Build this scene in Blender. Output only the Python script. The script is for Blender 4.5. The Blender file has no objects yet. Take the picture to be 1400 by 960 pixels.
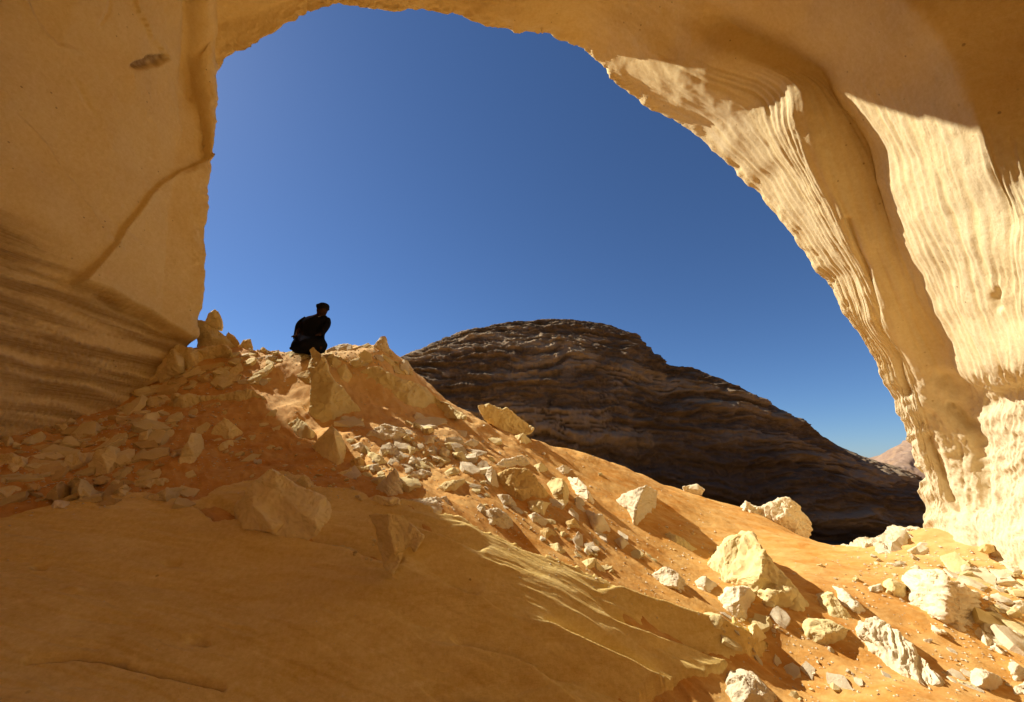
import bpy, bmesh, math, random
import numpy as np
from mathutils import Vector, Matrix
from mathutils.geometry import delaunay_2d_cdt

S = bpy.context.scene
COL = S.collection
random.seed(7)
RNG = np.random.default_rng(11)

# ------------------------------------------------------------------ camera
F_PX, PITCH, EYE = 560.0, math.radians(15.5), 1.7
YS = 0.63                       # scale of the distances in the tables below
cam_d = bpy.data.cameras.new('camera')
cam_d.sensor_fit = 'HORIZONTAL'
cam_d.sensor_width = 36.0
cam_d.lens = 36.0 * F_PX / 1400.0
cam_d.clip_start = 0.05
cam_d.clip_end = 12000
cam = bpy.data.objects.new('camera', cam_d)
COL.objects.link(cam)
cam.location = (0, 0, EYE)
cam.rotation_euler = (math.pi / 2 + PITCH, 0, 0)
S.camera = cam

# ------------------------------------------------------------------ sky, sun, exposure
SUN_AZ, SUN_EL = math.radians(-61), math.radians(42)      # azimuth from +Y, negative = left
w = bpy.data.worlds.new('World')
S.world = w
w.use_nodes = True
wn = w.node_tree
bg = wn.nodes['Background']
sky = wn.nodes.new('ShaderNodeTexSky')
sky.sky_type = 'NISHITA'
sky.sun_disc = False
sky.sun_elevation = SUN_EL
sky.sun_rotation = SUN_AZ
sky.altitude = 900
sky.air_density = 0.9
sky.dust_density = 0.35
sky.ozone_density = 10.0
wn.links.new(sky.outputs[0], bg.inputs[0])
bg.inputs[1].default_value = 0.062
sl = bpy.data.lights.new('sun', 'SUN')
sl.energy = 5.0
sl.angle = math.radians(0.5)
sl.color = (1.0, 0.95, 0.85)
sun = bpy.data.objects.new('sun', sl)
COL.objects.link(sun)
sd = Vector((math.sin(SUN_AZ) * math.cos(SUN_EL), math.cos(SUN_AZ) * math.cos(SUN_EL), math.sin(SUN_EL)))
sun.rotation_euler = sd.to_track_quat('Z', 'Y').to_euler()
S.view_settings.view_transform = 'Standard'
S.view_settings.look = 'None'
S.view_settings.gamma = 1.0
S.view_settings.exposure = 0.78
S.cycles.max_bounces = 7
S.cycles.diffuse_bounces = 5

# ------------------------------------------------------------------ maths helpers
SP, CP = math.sin(PITCH), math.cos(PITCH)

def pt(px, py, Y):
    """point in the place, Y metres ahead, seen at a picture position"""
    x = (px - 700.0) / F_PX
    v = (480.0 - py) / F_PX
    k = Y / (CP - v * SP)
    return np.array((x * k, Y, EYE + (SP + v * CP) * k))

def pts_(px, py, Y): return pt(px, py, Y * YS)

def ray(px, py):
    x = (px - 700.0) / F_PX
    v = (480.0 - py) / F_PX
    d = np.array((x, CP - v * SP, SP + v * CP))
    return d

PERM = RNG.permutation(512)
PERM = np.concatenate([PERM, PERM, PERM])
G3 = RNG.normal(size=(512, 3))
G3 /= np.linalg.norm(G3, axis=1)[:, None]

def noise(p):
    p = np.asarray(p, dtype=np.float64)
    i = np.floor(p).astype(np.int64)
    f = p - i
    u = f * f * f * (f * (f * 6 - 15) + 10)
    i &= 511
    r = 0
    for dx in (0, 1):
        wx = u[..., 0] if dx else 1 - u[..., 0]
        for dy in (0, 1):
            wy = u[..., 1] if dy else 1 - u[..., 1]
            for dz in (0, 1):
                wz = u[..., 2] if dz else 1 - u[..., 2]
                h = PERM[PERM[PERM[(i[..., 0] + dx) & 511] + ((i[..., 1] + dy) & 511)] + ((i[..., 2] + dz) & 511)]
                g = G3[h]
                d = g[..., 0] * (f[..., 0] - dx) + g[..., 1] * (f[..., 1] - dy) + g[..., 2] * (f[..., 2] - dz)
                r = r + d * wx * wy * wz
    return r * 1.5

def fbm(p, oct=4, gain=0.5, ridged=False):
    p = np.asarray(p, dtype=np.float64)
    a, s, r = 1.0, 1.0, 0
    for k in range(oct):
        n = noise(p * s + k * 17.3)
        if ridged:
            n = 0.5 - np.abs(n) * 1.4
        r = r + a * n
        a *= gain
        s *= 2.03
    return r

def sstep(a, b, x):
    t = np.clip((np.asarray(x, dtype=float) - a) / (b - a), 0, 1)
    return t * t * (3 - 2 * t)

def seg_dist(px, py, poly, closed=True):
    """distance of picture points to a polyline"""
    P = np.array(poly, float)
    n = len(P)
    d = np.full(np.shape(px), 1e9)
    for i in range(n if closed else n - 1):
        a, b = P[i], P[(i + 1) % n]
        ab = b - a
        t = np.clip(((px - a[0]) * ab[0] + (py - a[1]) * ab[1]) / (ab @ ab + 1e-9), 0, 1)
        d = np.minimum(d, np.hypot(px - a[0] - t * ab[0], py - a[1] - t * ab[1]))
    return d

def inside(px, py, poly):
    P = np.array(poly, float)
    n = len(P)
    c = np.zeros(np.shape(px), bool)
    j = n - 1
    for i in range(n):
        xi, yi = P[i]
        xj, yj = P[j]
        c ^= ((yi > py) != (yj > py)) & (px < (xj - xi) * (py - yi) / (yj - yi + 1e-12) + xi)
        j = i
    return c

def sdist(px, py, poly):
    return np.where(inside(px, py, poly), 1, -1) * seg_dist(px, py, poly)

def project(p):
    q = np.asarray(p) - np.array((0, 0, EYE))
    f = q[..., 1] * CP + q[..., 2] * SP
    u = -q[..., 1] * SP + q[..., 2] * CP
    f = np.where(f < 0.05, 0.05, f)
    return 700 + F_PX * q[..., 0] / f, 480 - F_PX * u / f

# ------------------------------------------------------------------ object helpers
def link(o, parent=None):
    COL.objects.link(o)
    if parent is not None:
        o.parent = parent
    return o

def mesh_obj(name, verts, faces, mat, parent=None, smooth=True, sharp=None, attrs=None):
    me = bpy.data.meshes.new(name)
    v = np.asarray(verts, dtype=np.float32)
    f = np.asarray(faces, dtype=np.int32)
    n, k = f.shape
    me.vertices.add(len(v))
    me.vertices.foreach_set('co', v.ravel())
    me.loops.add(n * k)
    me.loops.foreach_set('vertex_index', f.ravel())
    me.polygons.add(n)
    me.polygons.foreach_set('loop_start', np.arange(0, n * k, k, dtype=np.int32))
    me.polygons.foreach_set('use_smooth', np.full(n, smooth))
    for key, val in (attrs or {}).items():
        a = me.attributes.new(key, 'FLOAT', 'POINT')
        a.data.foreach_set('value', np.asarray(val, dtype=np.float32).ravel())
    me.update(calc_edges=True)
    if sharp:
        me.set_sharp_from_angle(angle=math.radians(sharp))
    if mat is not None:
        me.materials.append(mat)
    return link(bpy.data.objects.new(name, me), parent)

def grid_faces(nu, nv, wrap=False):
    a = np.arange(nu * nv).reshape(nu, nv)
    if wrap:
        a = np.vstack([a, a[:1]])
    return np.stack([a[:-1, :-1], a[1:, :-1], a[1:, 1:], a[:-1, 1:]], -1).reshape(-1, 4)

def tag(o, label=None, cat=None, group=None, kind=None):
    if label: o['label'] = label
    if cat: o['category'] = cat
    if group: o['group'] = group
    if kind: o['kind'] = kind
    return o

# ------------------------------------------------------------------ materials
class NT:
    def __init__(s, name):
        s.m = bpy.data.materials.new(name)
        s.m.use_nodes = True
        s.t = s.m.node_tree
        s.b = s.t.nodes['Principled BSDF']
        s.b.inputs['Roughness'].default_value = 0.95
        s.b.inputs['Specular IOR Level'].default_value = 0.08
        s.co = s.t.nodes.new('ShaderNodeTexCoord')
    def n(s, kind, **kw):
        o = s.t.nodes.new('ShaderNode' + kind)
        for k, v in kw.items():
            if k in o.inputs: o.inputs[k].default_value = v
            else: setattr(o, k, v)
        return o
    def l(s, a, b): s.t.links.new(a, b)
    def noise(s, scale, detail=6, rough=0.6, vec=None, mul=None, dist=0.0):
        t = s.n('TexNoise', Scale=scale, Detail=detail, Roughness=rough, Distortion=dist)
        src = vec or s.co.outputs['Object']
        if mul:
            m = s.n('Mapping')
            m.inputs['Scale'].default_value = mul
            s.l(src, m.inputs[0])
            src = m.outputs[0]
        s.l(src, t.inputs['Vector'])
        return t.outputs['Fac']
    def ramp(s, fac, stops):
        r = s.n('ValToRGB')
        e = r.color_ramp.elements
        while len(e) < len(stops): e.new(0.5)
        for k, (p, c) in enumerate(stops):
            e[k].position = p
            e[k].color = (*c, 1) if len(c) == 3 else c
        s.l(fac, r.inputs[0])
        return r.outputs[0]
    def mix(s, fac, a, b, mode='MIX'):
        m = s.n('Mix', data_type='RGBA', blend_type=mode)
        for sock, v in ((m.inputs[0], fac), (m.inputs[6], a), (m.inputs[7], b)):
            if hasattr(v, 'is_linked'): s.l(v, sock)
            elif isinstance(v, (int, float)): sock.default_value = v
            else: sock.default_value = (*v, 1)
        return m.outputs[2]
    def math(s, op, a, b=0.0):
        m = s.n('Math', operation=op)
        for sock, v in ((m.inputs[0], a), (m.inputs[1], b)):
            if hasattr(v, 'is_linked'): s.l(v, sock)
            else: sock.default_value = v
        return m.outputs[0]
    def attr(s, name):
        return s.n('Attribute', attribute_name=name).outputs['Fac']
    def bump(s, h, strength, dist, prev=None):
        b = s.n('Bump', Strength=strength, Distance=dist)
        s.l(h, b.inputs['Height'])
        if prev: s.l(prev, b.inputs['Normal'])
        return b.outputs[0]
    def out(s, col, nrm=None):
        if hasattr(col, 'is_linked'): s.l(col, s.b.inputs['Base Color'])
        else: s.b.inputs['Base Color'].default_value = (*col, 1)
        if nrm: s.l(nrm, s.b.inputs['Normal'])
        return s.m

def mat_sand():
    t = NT('sand')
    big = t.noise(0.55, 5, 0.6)
    fine = t.noise(9, 8, 0.7)
    flow = t.noise(2.2, 6, 0.65, mul=(0.55, 2.4, 2.4))
    col = t.ramp(big, [(0.3, (0.46, 0.175, 0.022)), (0.55, (0.54, 0.245, 0.038)), (0.75, (0.62, 0.34, 0.080))])
    col = t.mix(t.ramp(flow, [(0.36, (0, 0, 0)), (0.66, (1, 1, 1))]), col, (0.64, 0.41, 0.14))
    pale = t.attr('pale')
    col = t.mix(pale, col, (0.74, 0.52, 0.24))
    col = t.mix(0.30, col, t.ramp(fine, [(0.3, (0.42, 0.17, 0.03)), (0.7, (0.75, 0.45, 0.17))]))
    gr = t.noise(0.8, 6, 0.7)
    grav = t.ramp(gr, [(0.35, (0.05, 0.035, 0.024)), (0.7, (0.13, 0.088, 0.056))])
    col = t.mix(t.attr('valley'), col, grav)
    nb = t.bump(t.noise(28, 8, 0.75), 0.55, 0.02)
    nb = t.bump(t.noise(160, 4, 0.7), 0.4, 0.004, nb)
    return t.out(col, nb)

def mat_rock(name, lo, mid, hi, dust=0.18, sc=1.0, bump=1.0):
    t = NT(name)
    geo = t.n('NewGeometry')
    oi = t.n('ObjectInfo')
    a = t.noise(1.6 * sc, 6, 0.62)
    col = t.ramp(a, [(0.28, lo), (0.5, mid), (0.74, hi)])
    f = t.noise(14 * sc, 8, 0.72)
    col = t.mix(0.35, col, t.ramp(f, [(0.3, lo), (0.7, hi)]))
    col = t.mix(t.math('MULTIPLY', t.ramp(t.noise(3.5 * sc, 7, 0.65), [(0.5, (0, 0, 0)), (0.68, (1, 1, 1))]), dust), col, (0.60, 0.33, 0.09))
    hsv = t.n('HueSaturation')
    t.l(col, hsv.inputs['Color'])
    t.l(t.math('ADD', t.math('MULTIPLY', oi.outputs['Random'], 0.22), 0.89), hsv.inputs['Value'])
    nb = t.bump(t.noise(7 * sc, 8, 0.7), 0.5 * bump, 0.03)
    nb = t.bump(t.noise(38 * sc, 8, 0.75), 0.6 * bump, 0.012, nb)
    nb = t.bump(t.n('TexVoronoi', Scale=26 * sc).outputs['Distance'], 0.18 * bump, 0.01, nb)
    return t.out(hsv.outputs[0], nb)

def mat_arch():
    t = NT('arch_sandstone')
    a = t.noise(0.35, 6, 0.6)
    col = t.ramp(a, [(0.3, (0.66, 0.485, 0.205)), (0.5, (0.72, 0.56, 0.265)), (0.72, (0.75, 0.62, 0.33))])
    b = t.noise(1.7, 8, 0.68)
    col = t.mix(0.25, col, t.ramp(b, [(0.3, (0.62, 0.43, 0.165)), (0.7, (0.76, 0.63, 0.35))]))
    # bedding stain of the lower left wall, from the mesh
    col = t.mix(t.attr('strata'), col, (0.54, 0.33, 0.095))
    col = t.mix(t.attr('sun_tone'), col, (0.59, 0.50, 0.335))  # painted tone of the sunlit flutes and foot, keeps them from clipping
    # sparse dark pits and lichen specks
    v = t.n('TexVoronoi', Scale=4.6)
    t.l(t.co.outputs['Object'], v.inputs['Vector'])
    pit = t.ramp(v.outputs['Distance'], [(0.0, (1, 1, 1)), (0.055, (1, 1, 1)), (0.09, (0, 0, 0))])
    gate = t.ramp(t.noise(0.8, 3, 0.5), [(0.46, (0, 0, 0)), (0.56, (1, 1, 1))])
    pit = t.mix(1.0, pit, gate, 'MULTIPLY')
    col = t.mix(t.ramp(t.noise(0.75, 7, 0.7, dist=0.8), [(0.52, (0, 0, 0)), (0.75, (0.5, 0.5, 0.5))]), col, (0.56, 0.36, 0.12))
    col = t.mix(t.math('MULTIPLY', pit, 0.8), col, (0.16, 0.075, 0.02))
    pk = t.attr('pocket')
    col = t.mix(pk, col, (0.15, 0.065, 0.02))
    nb = t.bump(t.noise(1.6, 7, 0.65), 0.3, 0.08)
    grain = t.noise(16, 8, 0.8)
    col = t.mix(0.30, col, t.ramp(grain, [(0.32, (0.50, 0.32, 0.11)), (0.5, (0.70, 0.53, 0.25)), (0.68, (0.84, 0.72, 0.46))]))
    lamc = t.ramp(t.noise(3.2, 8, 0.75, mul=(0.22, 0.22, 7.5), dist=0.3), [(0.46, (0, 0, 0)), (0.60, (1, 1, 1))])
    col = t.mix(t.math('MULTIPLY', t.math('MULTIPLY', lamc, t.attr('strata')), 0.55), col, (0.40, 0.22, 0.055))
    lam = t.math('MULTIPLY', t.noise(3.2, 8, 0.75, mul=(0.22, 0.22, 7.5), dist=0.3), t.attr('strata'))
    nb = t.bump(lam, 1.0, 0.08, nb)
    nb = t.bump(t.noise(9, 9, 0.78), 0.7, 0.03, nb)
    nb = t.bump(t.noise(60, 5, 0.7), 0.35, 0.006, nb)
    return t.out(col, nb)

def mat_ledge():
    t = NT('ledge_sandstone')
    a = t.noise(0.8, 6, 0.62, mul=(0.6, 1.5, 3.0))
    col = t.ramp(a, [(0.3, (0.68, 0.46, 0.12)), (0.5, (0.75, 0.54, 0.165)), (0.72, (0.80, 0.62, 0.25))])
    st = t.noise(2.6, 7, 0.7, mul=(0.5, 1.0, 2.6), dist=0.9)
    col = t.mix(0.55, col, t.ramp(st, [(0.34, (0.56, 0.34, 0.075)), (0.66, (0.80, 0.63, 0.29))]))
    col = t.mix(0.30, col, t.ramp(t.noise(22, 9, 0.82), [(0.34, (0.44, 0.26, 0.06)), (0.5, (0.72, 0.53, 0.18)), (0.66, (0.90, 0.76, 0.44))]))
    v = t.n('TexVoronoi', Scale=5.5)
    t.l(t.co.outputs['Object'], v.inputs['Vector'])
    pit = t.ramp(v.outputs['Distance'], [(0.0, (1, 1, 1)), (0.05, (1, 1, 1)), (0.09, (0, 0, 0))])
    gate = t.ramp(t.noise(1.4, 3, 0.5), [(0.55, (0, 0, 0)), (0.62, (1, 1, 1))])
    col = t.mix(t.math('MULTIPLY', t.mix(1.0, pit, gate, 'MULTIPLY'), 0.6), col, (0.22, 0.10, 0.02))
    nb = t.bump(t.noise(5.5, 9, 0.78, mul=(0.6, 1.2, 2.4)), 0.40, 0.04)
    nb = t.bump(t.noise(30, 8, 0.78), 0.55, 0.012, nb)
    return t.out(col, nb)

def mat_hill():
    t = NT('dark_varnished_rock')
    a = t.noise(0.22, 9, 0.75, mul=(0.6, 0.6, 2.8), dist=1.2)
    col = t.ramp(a, [(0.30, (0.10, 0.068, 0.040)), (0.46, (0.24, 0.165, 0.095)), (0.60, (0.40, 0.28, 0.165)), (0.74, (0.66, 0.50, 0.32))])
    b = t.noise(0.9, 8, 0.75)
    col = t.mix(0.45, col, t.ramp(b, [(0.35, (0.075, 0.045, 0.024)), (0.7, (0.36, 0.23, 0.12))]))
    col = t.mix(t.attr('cream'), col, (0.60, 0.43, 0.25))
    col = t.mix(t.attr('scree'), col, (0.17, 0.12, 0.08))
    nb = t.bump(t.noise(0.7, 9, 0.8, mul=(0.7, 0.7, 1.8)), 1.0, 1.2)
    nb = t.bump(t.noise(5, 8, 0.75), 0.7, 0.15, nb)
    return t.out(col, nb)

def mat_cloth(name, c):
    t = NT(name)
    t.b.inputs['Specular IOR Level'].default_value = 0.0
    f = t.noise(60, 4, 0.6)
    return t.out(t.ramp(f, [(0.3, tuple(x * 0.7 for x in c)), (0.7, c)]), t.bump(t.noise(24, 5, 0.6), 0.3, 0.01))

M_SAND = mat_sand()
M_ARCH = mat_arch()
M_LEDGE = mat_ledge()
M_HILL = mat_hill()
M_TAN = mat_rock('tan_rock', (0.64, 0.485, 0.20), (0.71, 0.565, 0.265), (0.76, 0.64, 0.35))
M_PALE = mat_rock('pale_rock', (0.60, 0.47, 0.27), (0.68, 0.57, 0.37), (0.75, 0.67, 0.49), dust=0.25)
M_BROWN = mat_rock('brown_rock', (0.52, 0.34, 0.11), (0.60, 0.42, 0.16), (0.68, 0.51, 0.24))
M_FARHILL = mat_rock('far_pink_rock', (0.17, 0.10, 0.062), (0.26, 0.165, 0.105), (0.36, 0.25, 0.17), sc=0.06)
MATS = {'t': M_TAN, 'p': M_PALE, 'b': M_BROWN}

# ------------------------------------------------------------------ ground: control points, thin plate surface
CREST = [(275, 474, 13.3), (340, 477, 13.6), (400, 482, 14.0), (450, 482, 14.1), (520, 477, 14.3), (560, 503, 14.6), (620, 553, 15.0),
         (700, 592, 15.4), (800, 622, 16.2), (880, 650, 17.0), (950, 678, 17.3), (1060, 713, 16.5), (1130, 745, 14.5), (1200, 742, 13.8),
         (1270, 722, 13.4), (1350, 735, 12.4), (1450, 760, 11.0)]
GP = [(-100, 960, 4.7), (0, 960, 4.9), (200, 960, 5.3), (400, 960, 5.8), (560, 960, 6.19), (700, 960, 6.61), (800, 960, 6.94), (900, 955, 7.35), (1050, 960, 7.6), (1200, 960, 7.5), (1400, 960, 7.8), (1550, 960, 8),
      (0, 860, 5.5), (300, 860, 6.2), (420, 870, 6.3), (560, 860, 6.77), (690, 890, 7.03), (800, 890, 7.46), (900, 900, 7.81), (1065, 895, 8.7), (985, 910, 8.1),
      (0, 780, 6.2), (200, 780, 6.7), (430, 780, 7.1), (560, 760, 7.52), (640, 780, 7.71), (760, 790, 8.2), (860, 840, 8.2), (980, 862, 8.6), (1060, 860, 9.0), (1200, 860, 9.2), (1300, 860, 9.2), (1400, 870, 9.0),
      (0, 700, 7.2), (200, 690, 7.8), (400, 700, 7.9), (560, 695, 8.3), (640, 722, 8.3), (740, 745, 8.9), (840, 760, 9.8), (950, 800, 10.2), (1100, 790, 10.6), (1250, 800, 10.4), (1400, 810, 10.3),
      (0, 640, 8.2), (150, 650, 8.6), (300, 640, 9.2), (450, 640, 9.4), (600, 660, 9.6), (700, 690, 9.9), (800, 700, 11.2), (900, 740, 11.5), (1000, 760, 12.0), (1100, 760, 12.0), (1250, 765, 11.8), (1350, 762, 11.5),
      (0, 600, 9.2), (150, 590, 10.0), (300, 580, 10.6), (450, 590, 10.9), (550, 600, 11.0), (650, 620, 11.9), (750, 650, 12.8), (870, 690, 13.6), (980, 712, 14.2), (1080, 737, 13.6),
      (200, 535, 11.9), (300, 530, 12.0), (400, 530, 12.4), (500, 540, 12.7), (580, 562, 13.2)]
CTRL = [pts_(*c) for c in GP + CREST]
for c in CREST:
    p = pts_(*c)
    CTRL.append(np.array((p[0] * 1.16, p[1] * 1.16, p[2] - 0.25 + min(0, (p[2] - EYE) * 0.02) - (0.45 if c[0] > 600 else 0.2))))
    CTRL.append(np.array((p[0] * 1.7, p[1] * 1.7, p[2] * 0.4 - 3.6)))
for x, y, z in [(-7, 2, 0.1), (-8, -4, 0), (0, 1.2, -0.25), (0, -6, 0), (7, 1.2, -0.9), (8, -5, -0.6), (11, 4, -0.7), (-10, 6, 2.2), (-10, 9, 4.0), (13, 8, 0.2), (-14, 14, 1.5)]:
    CTRL.append(np.array((x, y, z)))
CTRL = np.array(CTRL)

def tps_fit(P, z, lam):
    n = len(P)
    d = np.hypot(P[:, None, 0] - P[None, :, 0], P[:, None, 1] - P[None, :, 1])
    K = np.where(d > 0, d * d * np.log(d + 1e-12), 0) + lam * np.eye(n)
    Q = np.hstack([np.ones((n, 1)), P])
    A = np.block([[K, Q], [Q.T, np.zeros((3, 3))]])
    return np.linalg.solve(A, np.concatenate([z, np.zeros(3)]))
TW = tps_fit(CTRL[:, :2], CTRL[:, 2], 0.003)

def tps(x, y):
    r = np.zeros_like(x)
    for (cx, cy), wt in zip(CTRL[:, :2], TW[:-3]):
        d2 = (x - cx) ** 2 + (y - cy) ** 2
        r += wt * 0.5 * d2 * np.log(d2 + 1e-12)
    return r + TW[-3] + TW[-2] * x + TW[-1] * y

VALLEY = -5.5
AZ = np.concatenate([np.linspace(-180, -72, 60)[:-1], np.linspace(-72, -53, 40)[:-1], np.linspace(-53, 53, 740), np.linspace(53, 72, 40)[1:], np.linspace(72, 180, 60)[1:-1]])
AZ = np.radians(AZ)
RR = np.concatenate([np.geomspace(0.3, 2.4, 20)[:-1], np.geomspace(2.4, 15, 480), np.geomspace(15, 45, 60)[1:], np.geomspace(45, 6000, 60)[1:]])
TH, RG = np.meshgrid(AZ, RR, indexing='ij')
GX, GY = RG * np.sin(TH), RG * np.cos(TH)
GZ0 = tps(GX, GY)
far = sstep(14, 24, RG)
GZ0 = GZ0 * (1 - far) + (VALLEY + 0.25 * fbm(np.stack([GX * 0.06, GY * 0.06, GX * 0], -1), 3)) * far
rear = sstep(6.5, 10, -GY)
GZ0 = GZ0 * (1 - rear) + rear * np.clip(0.40 * (-GY - 8), 0, 12)          # unseen sunlit dune added behind the camera to bounce warm fill
GPX, GPY = project(np.stack([GX, GY, GZ0], -1))

# sand relief: flow ripples running down to the right, lumps in the rubble, hollows
flow_a = (GX * 0.80 - GY * 0.60)
flow_b = (GX * 0.60 + GY * 0.80)
rel = 0.060 * fbm(np.stack([flow_a * 0.45, flow_b * 2.6, GX * 0 + 3.1], -1), 6, 0.6)
rel += 0.075 * fbm(np.stack([GX * 0.45, GY * 0.45, GX * 0 + 9], -1), 4)
rubble_px = np.exp(-((GPX - 560) / 260) ** 2 - ((GPY - 600) / 90) ** 2) + np.exp(-((GPX - 150) / 220) ** 2 - ((GPY - 620) / 60) ** 2) \
    + 0.8 * np.exp(-((GPX - 1330) / 90) ** 2 - ((GPY - 820) / 60) ** 2) + np.exp(-((GPX - 430) / 130) ** 2 - ((GPY - 500) / 40) ** 2)
rubble_px = np.clip(rubble_px, 0, 1.2)
rel += rubble_px * (0.10 * fbm(np.stack([GX * 1.3, GY * 1.3, GX * 0 + 21], -1), 5, 0.52) + 0.01)
GZ = GZ0 + rel * (1 - far) * sstep(1.8, 2.6, RG)

PALE = np.clip(np.exp(-((GPX - 480) / 170) ** 2 - ((GPY - 510) / 60) ** 2) * 0.95 + np.exp(-((GPX - 1330) / 110) ** 2 - ((GPY - 745) / 45) ** 2) * 0.45
               + 0.45 * np.exp(-((GPX - 600) / 120) ** 2 - ((GPY - 600) / 60) ** 2), 0, 1) * (RG < 15)
PALE = np.clip(PALE + 0.5 * PALE * fbm(np.stack([GX * 1.2, GY * 1.2, GZ0], -1), 4), 0, 1)
gv = np.stack([GX, GY, GZ], -1).reshape(-1, 3)
NA, NR = TH.shape
gf = grid_faces(NA, NR, wrap=True)[:, ::-1]
ground = mesh_obj('sand_ground', gv, gf, M_SAND, attrs={'pale': PALE, 'valley': sstep(15, 19, RG + 1.5 * noise(np.stack([GX * .3, GY * .3, GX * 0], -1))) * sstep(-.25, .05, TH) * (1 - sstep(.75, .95, TH)) * (1 - sstep(65, 90, RG))})
tag(ground, kind='structure')

# ------------------------------------------------------------------ the bedrock ledge in front
LEDGE = [(-260, 720), (-60, 706), (0, 716), (40, 712), (48, 696), (75, 690), (105, 688), (150, 682), (205, 688), (255, 692), (275, 694), (292, 684), (330, 672), (380, 655), (430, 668), (500, 684), (556, 690),
         (600, 703), (628, 710), (690, 738), (740, 768), (805, 800), (862, 824), (940, 850), (1000, 862), (1066, 886), (1046, 891), (1010, 900), (995, 908), (985, 926), (945, 941),
         (918, 945), (895, 952), (880, 966), (872, 1100), (-260, 1100)]
def ledge_rise(lx, ly, lz, lpx, lpy):
    """height of the shelf above the sand, and how far inside its outline a point lies"""
    wob = 8 * fbm(np.stack([lx * 1.6, ly * 1.6, lx * 0], -1), 6, 0.65)
    sdl = sdist(lpx, lpy + 0.0, LEDGE) + wob
    h = -0.13 + 0.22 * sstep(-2.0, 3.0, sdl)
    # sand hollows in the shelf, and the long crack under the great block
    for poly in ([(255, 706), (300, 700), (322, 706), (326, 722), (290, 722)], [(0, 699), (30, 694), (46, 699), (40, 706), (0, 712)]):
        h -= 0.26 * sstep(-4, 5, sdist(lpx, lpy, poly) + 0.6 * wob)
    crk = seg_dist(lpx, lpy + 0.35 * wob, [(318, 716), (370, 736), (420, 748), (470, 757), (515, 772), (545, 780)], closed=False)
    h -= 0.10 * np.exp(-(crk / 4.0) ** 2)
    h += 0.07 * sstep(-3, 3, lpy - np.interp(lpx, [-260, 100, 318, 420, 545, 700, 900], [700, 700, 716, 748, 780, 845, 960]) + .5 * wob) * 0
    crk2 = seg_dist(lpx, lpy + 0.3 * wob, [(30, 925), (90, 922), (150, 930), (210, 945), (300, 965)], closed=False)
    h -= 0.05 * np.exp(-(crk2 / 3.0) ** 2)
    for cx, cy, rad, dep in ((232, 786, 12, 0.05), (50, 792, 10, 0.04), (160, 930, 9, 0.07), (265, 898, 14, 0.05), (275, 903, 8, .05), (95, 830, 12, -0.02), (180, 868, 20, .015)):
        h -= dep * np.exp(-(((lpx - cx) / rad) ** 2 + ((lpy - cy) / (rad * .45)) ** 2) ** 1.5)
    # bedding: thin steps that run down to the right
    lv = np.stack([lx, ly, lz], -1)
    acr = (ly - 0.04 * lx) + 0.14 * fbm(lv * 0.5, 3)
    alo = (lx - 0.3 * ly)
    bed = fbm(np.stack([alo * 0.33, acr * 2.1, lx * 0 + 5], -1), 4, 0.55)
    fine = fbm(np.stack([alo * 0.8, acr * 9.0, lx * 0 + 8], -1), 4, 0.6)
    lit_side = sstep(480, 680, lpx)
    h += (0.016 + 0.025 * lit_side) * bed + (0.005 + 0.008 * lit_side) * fine
    acr2 = ly - 0.06 * lx + 0.07 * fbm(lv * 0.7 + 4, 3)
    saw = -acr2 * 3.0 + 0.35 * noise(np.stack([alo * 0.55, acr2 * 0.8, lx * 0 + 2], -1))
    saw = saw - np.floor(saw)
    trd = 0.30 + 0.14 * noise(np.stack([alo * 0.4, acr2 * 1.3, lx * 0 + 31], -1))
    tooth = np.where(saw < trd, saw / trd, 1 - (saw - trd) / (1 - trd)) - .5
    along = sstep(-.30, .02, fbm(np.stack([alo * 0.55, acr2 * 2.6, lx * 0 + 12], -1), 3))
    h += 0.15 * tooth * along * lit_side
    plate = fbm(np.stack([alo * 0.22, acr * 2.6, lx * 0 + 44], -1), 4, 0.5) + 0.05 * fbm(np.stack([lx * 3, ly * 3, lx * 0 + 4], -1), 3)
    for lv_ in (-.35, -.1, .15, .4):
        h += 0.010 * sstep(lv_ - .02, lv_ + .02, plate)
    return h, sdl

ai = (AZ > math.radians(-56)) & (AZ < math.radians(34))
ri = (RR > 1.9) & (RR < 7.8)
lx, ly, lz = GX[np.ix_(ai, ri)], GY[np.ix_(ai, ri)], GZ0[np.ix_(ai, ri)]
lpx, lpy = GPX[np.ix_(ai, ri)], GPY[np.ix_(ai, ri)]
h, sdl = ledge_rise(lx, ly, lz, lpx, lpy)
Lz = lz + h
keep = (sdl > -14)
# the shelf itself on a finer grid
fa, fr_ = np.meshgrid(np.radians(np.linspace(-56, 33, 600)), np.geomspace(2.3, 6.6, 620), indexing='ij')
fx_, fy_ = fr_ * np.sin(fa), fr_ * np.cos(fa)
fz_ = tps(fx_, fy_)
fpx, fpy = project(np.stack([fx_, fy_, fz_], -1))
fh_, fsd = ledge_rise(fx_, fy_, fz_, fpx, fpy)
kk = ((fsd > -12) & (fpy < 1040) & (fpx > -130)).ravel()
kf = grid_faces(*fx_.shape)[:, ::-1]
kf = kf[kk[kf].all(1)]
lvv = np.stack([fx_, fy_, fz_ + fh_], -1).reshape(-1, 3)
used = np.unique(kf)
remap = np.full(len(lvv), -1); remap[used] = np.arange(len(used))
ledge = mesh_obj('bedrock_ledge', lvv[used], remap[kf], M_LEDGE)
tag(ledge, kind='structure')

# combined height for standing things on
HZ = GZ.copy()
tmp = HZ[np.ix_(ai, ri)]
HZ[np.ix_(ai, ri)] = np.where(keep, np.maximum(tmp, Lz), tmp)

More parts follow.
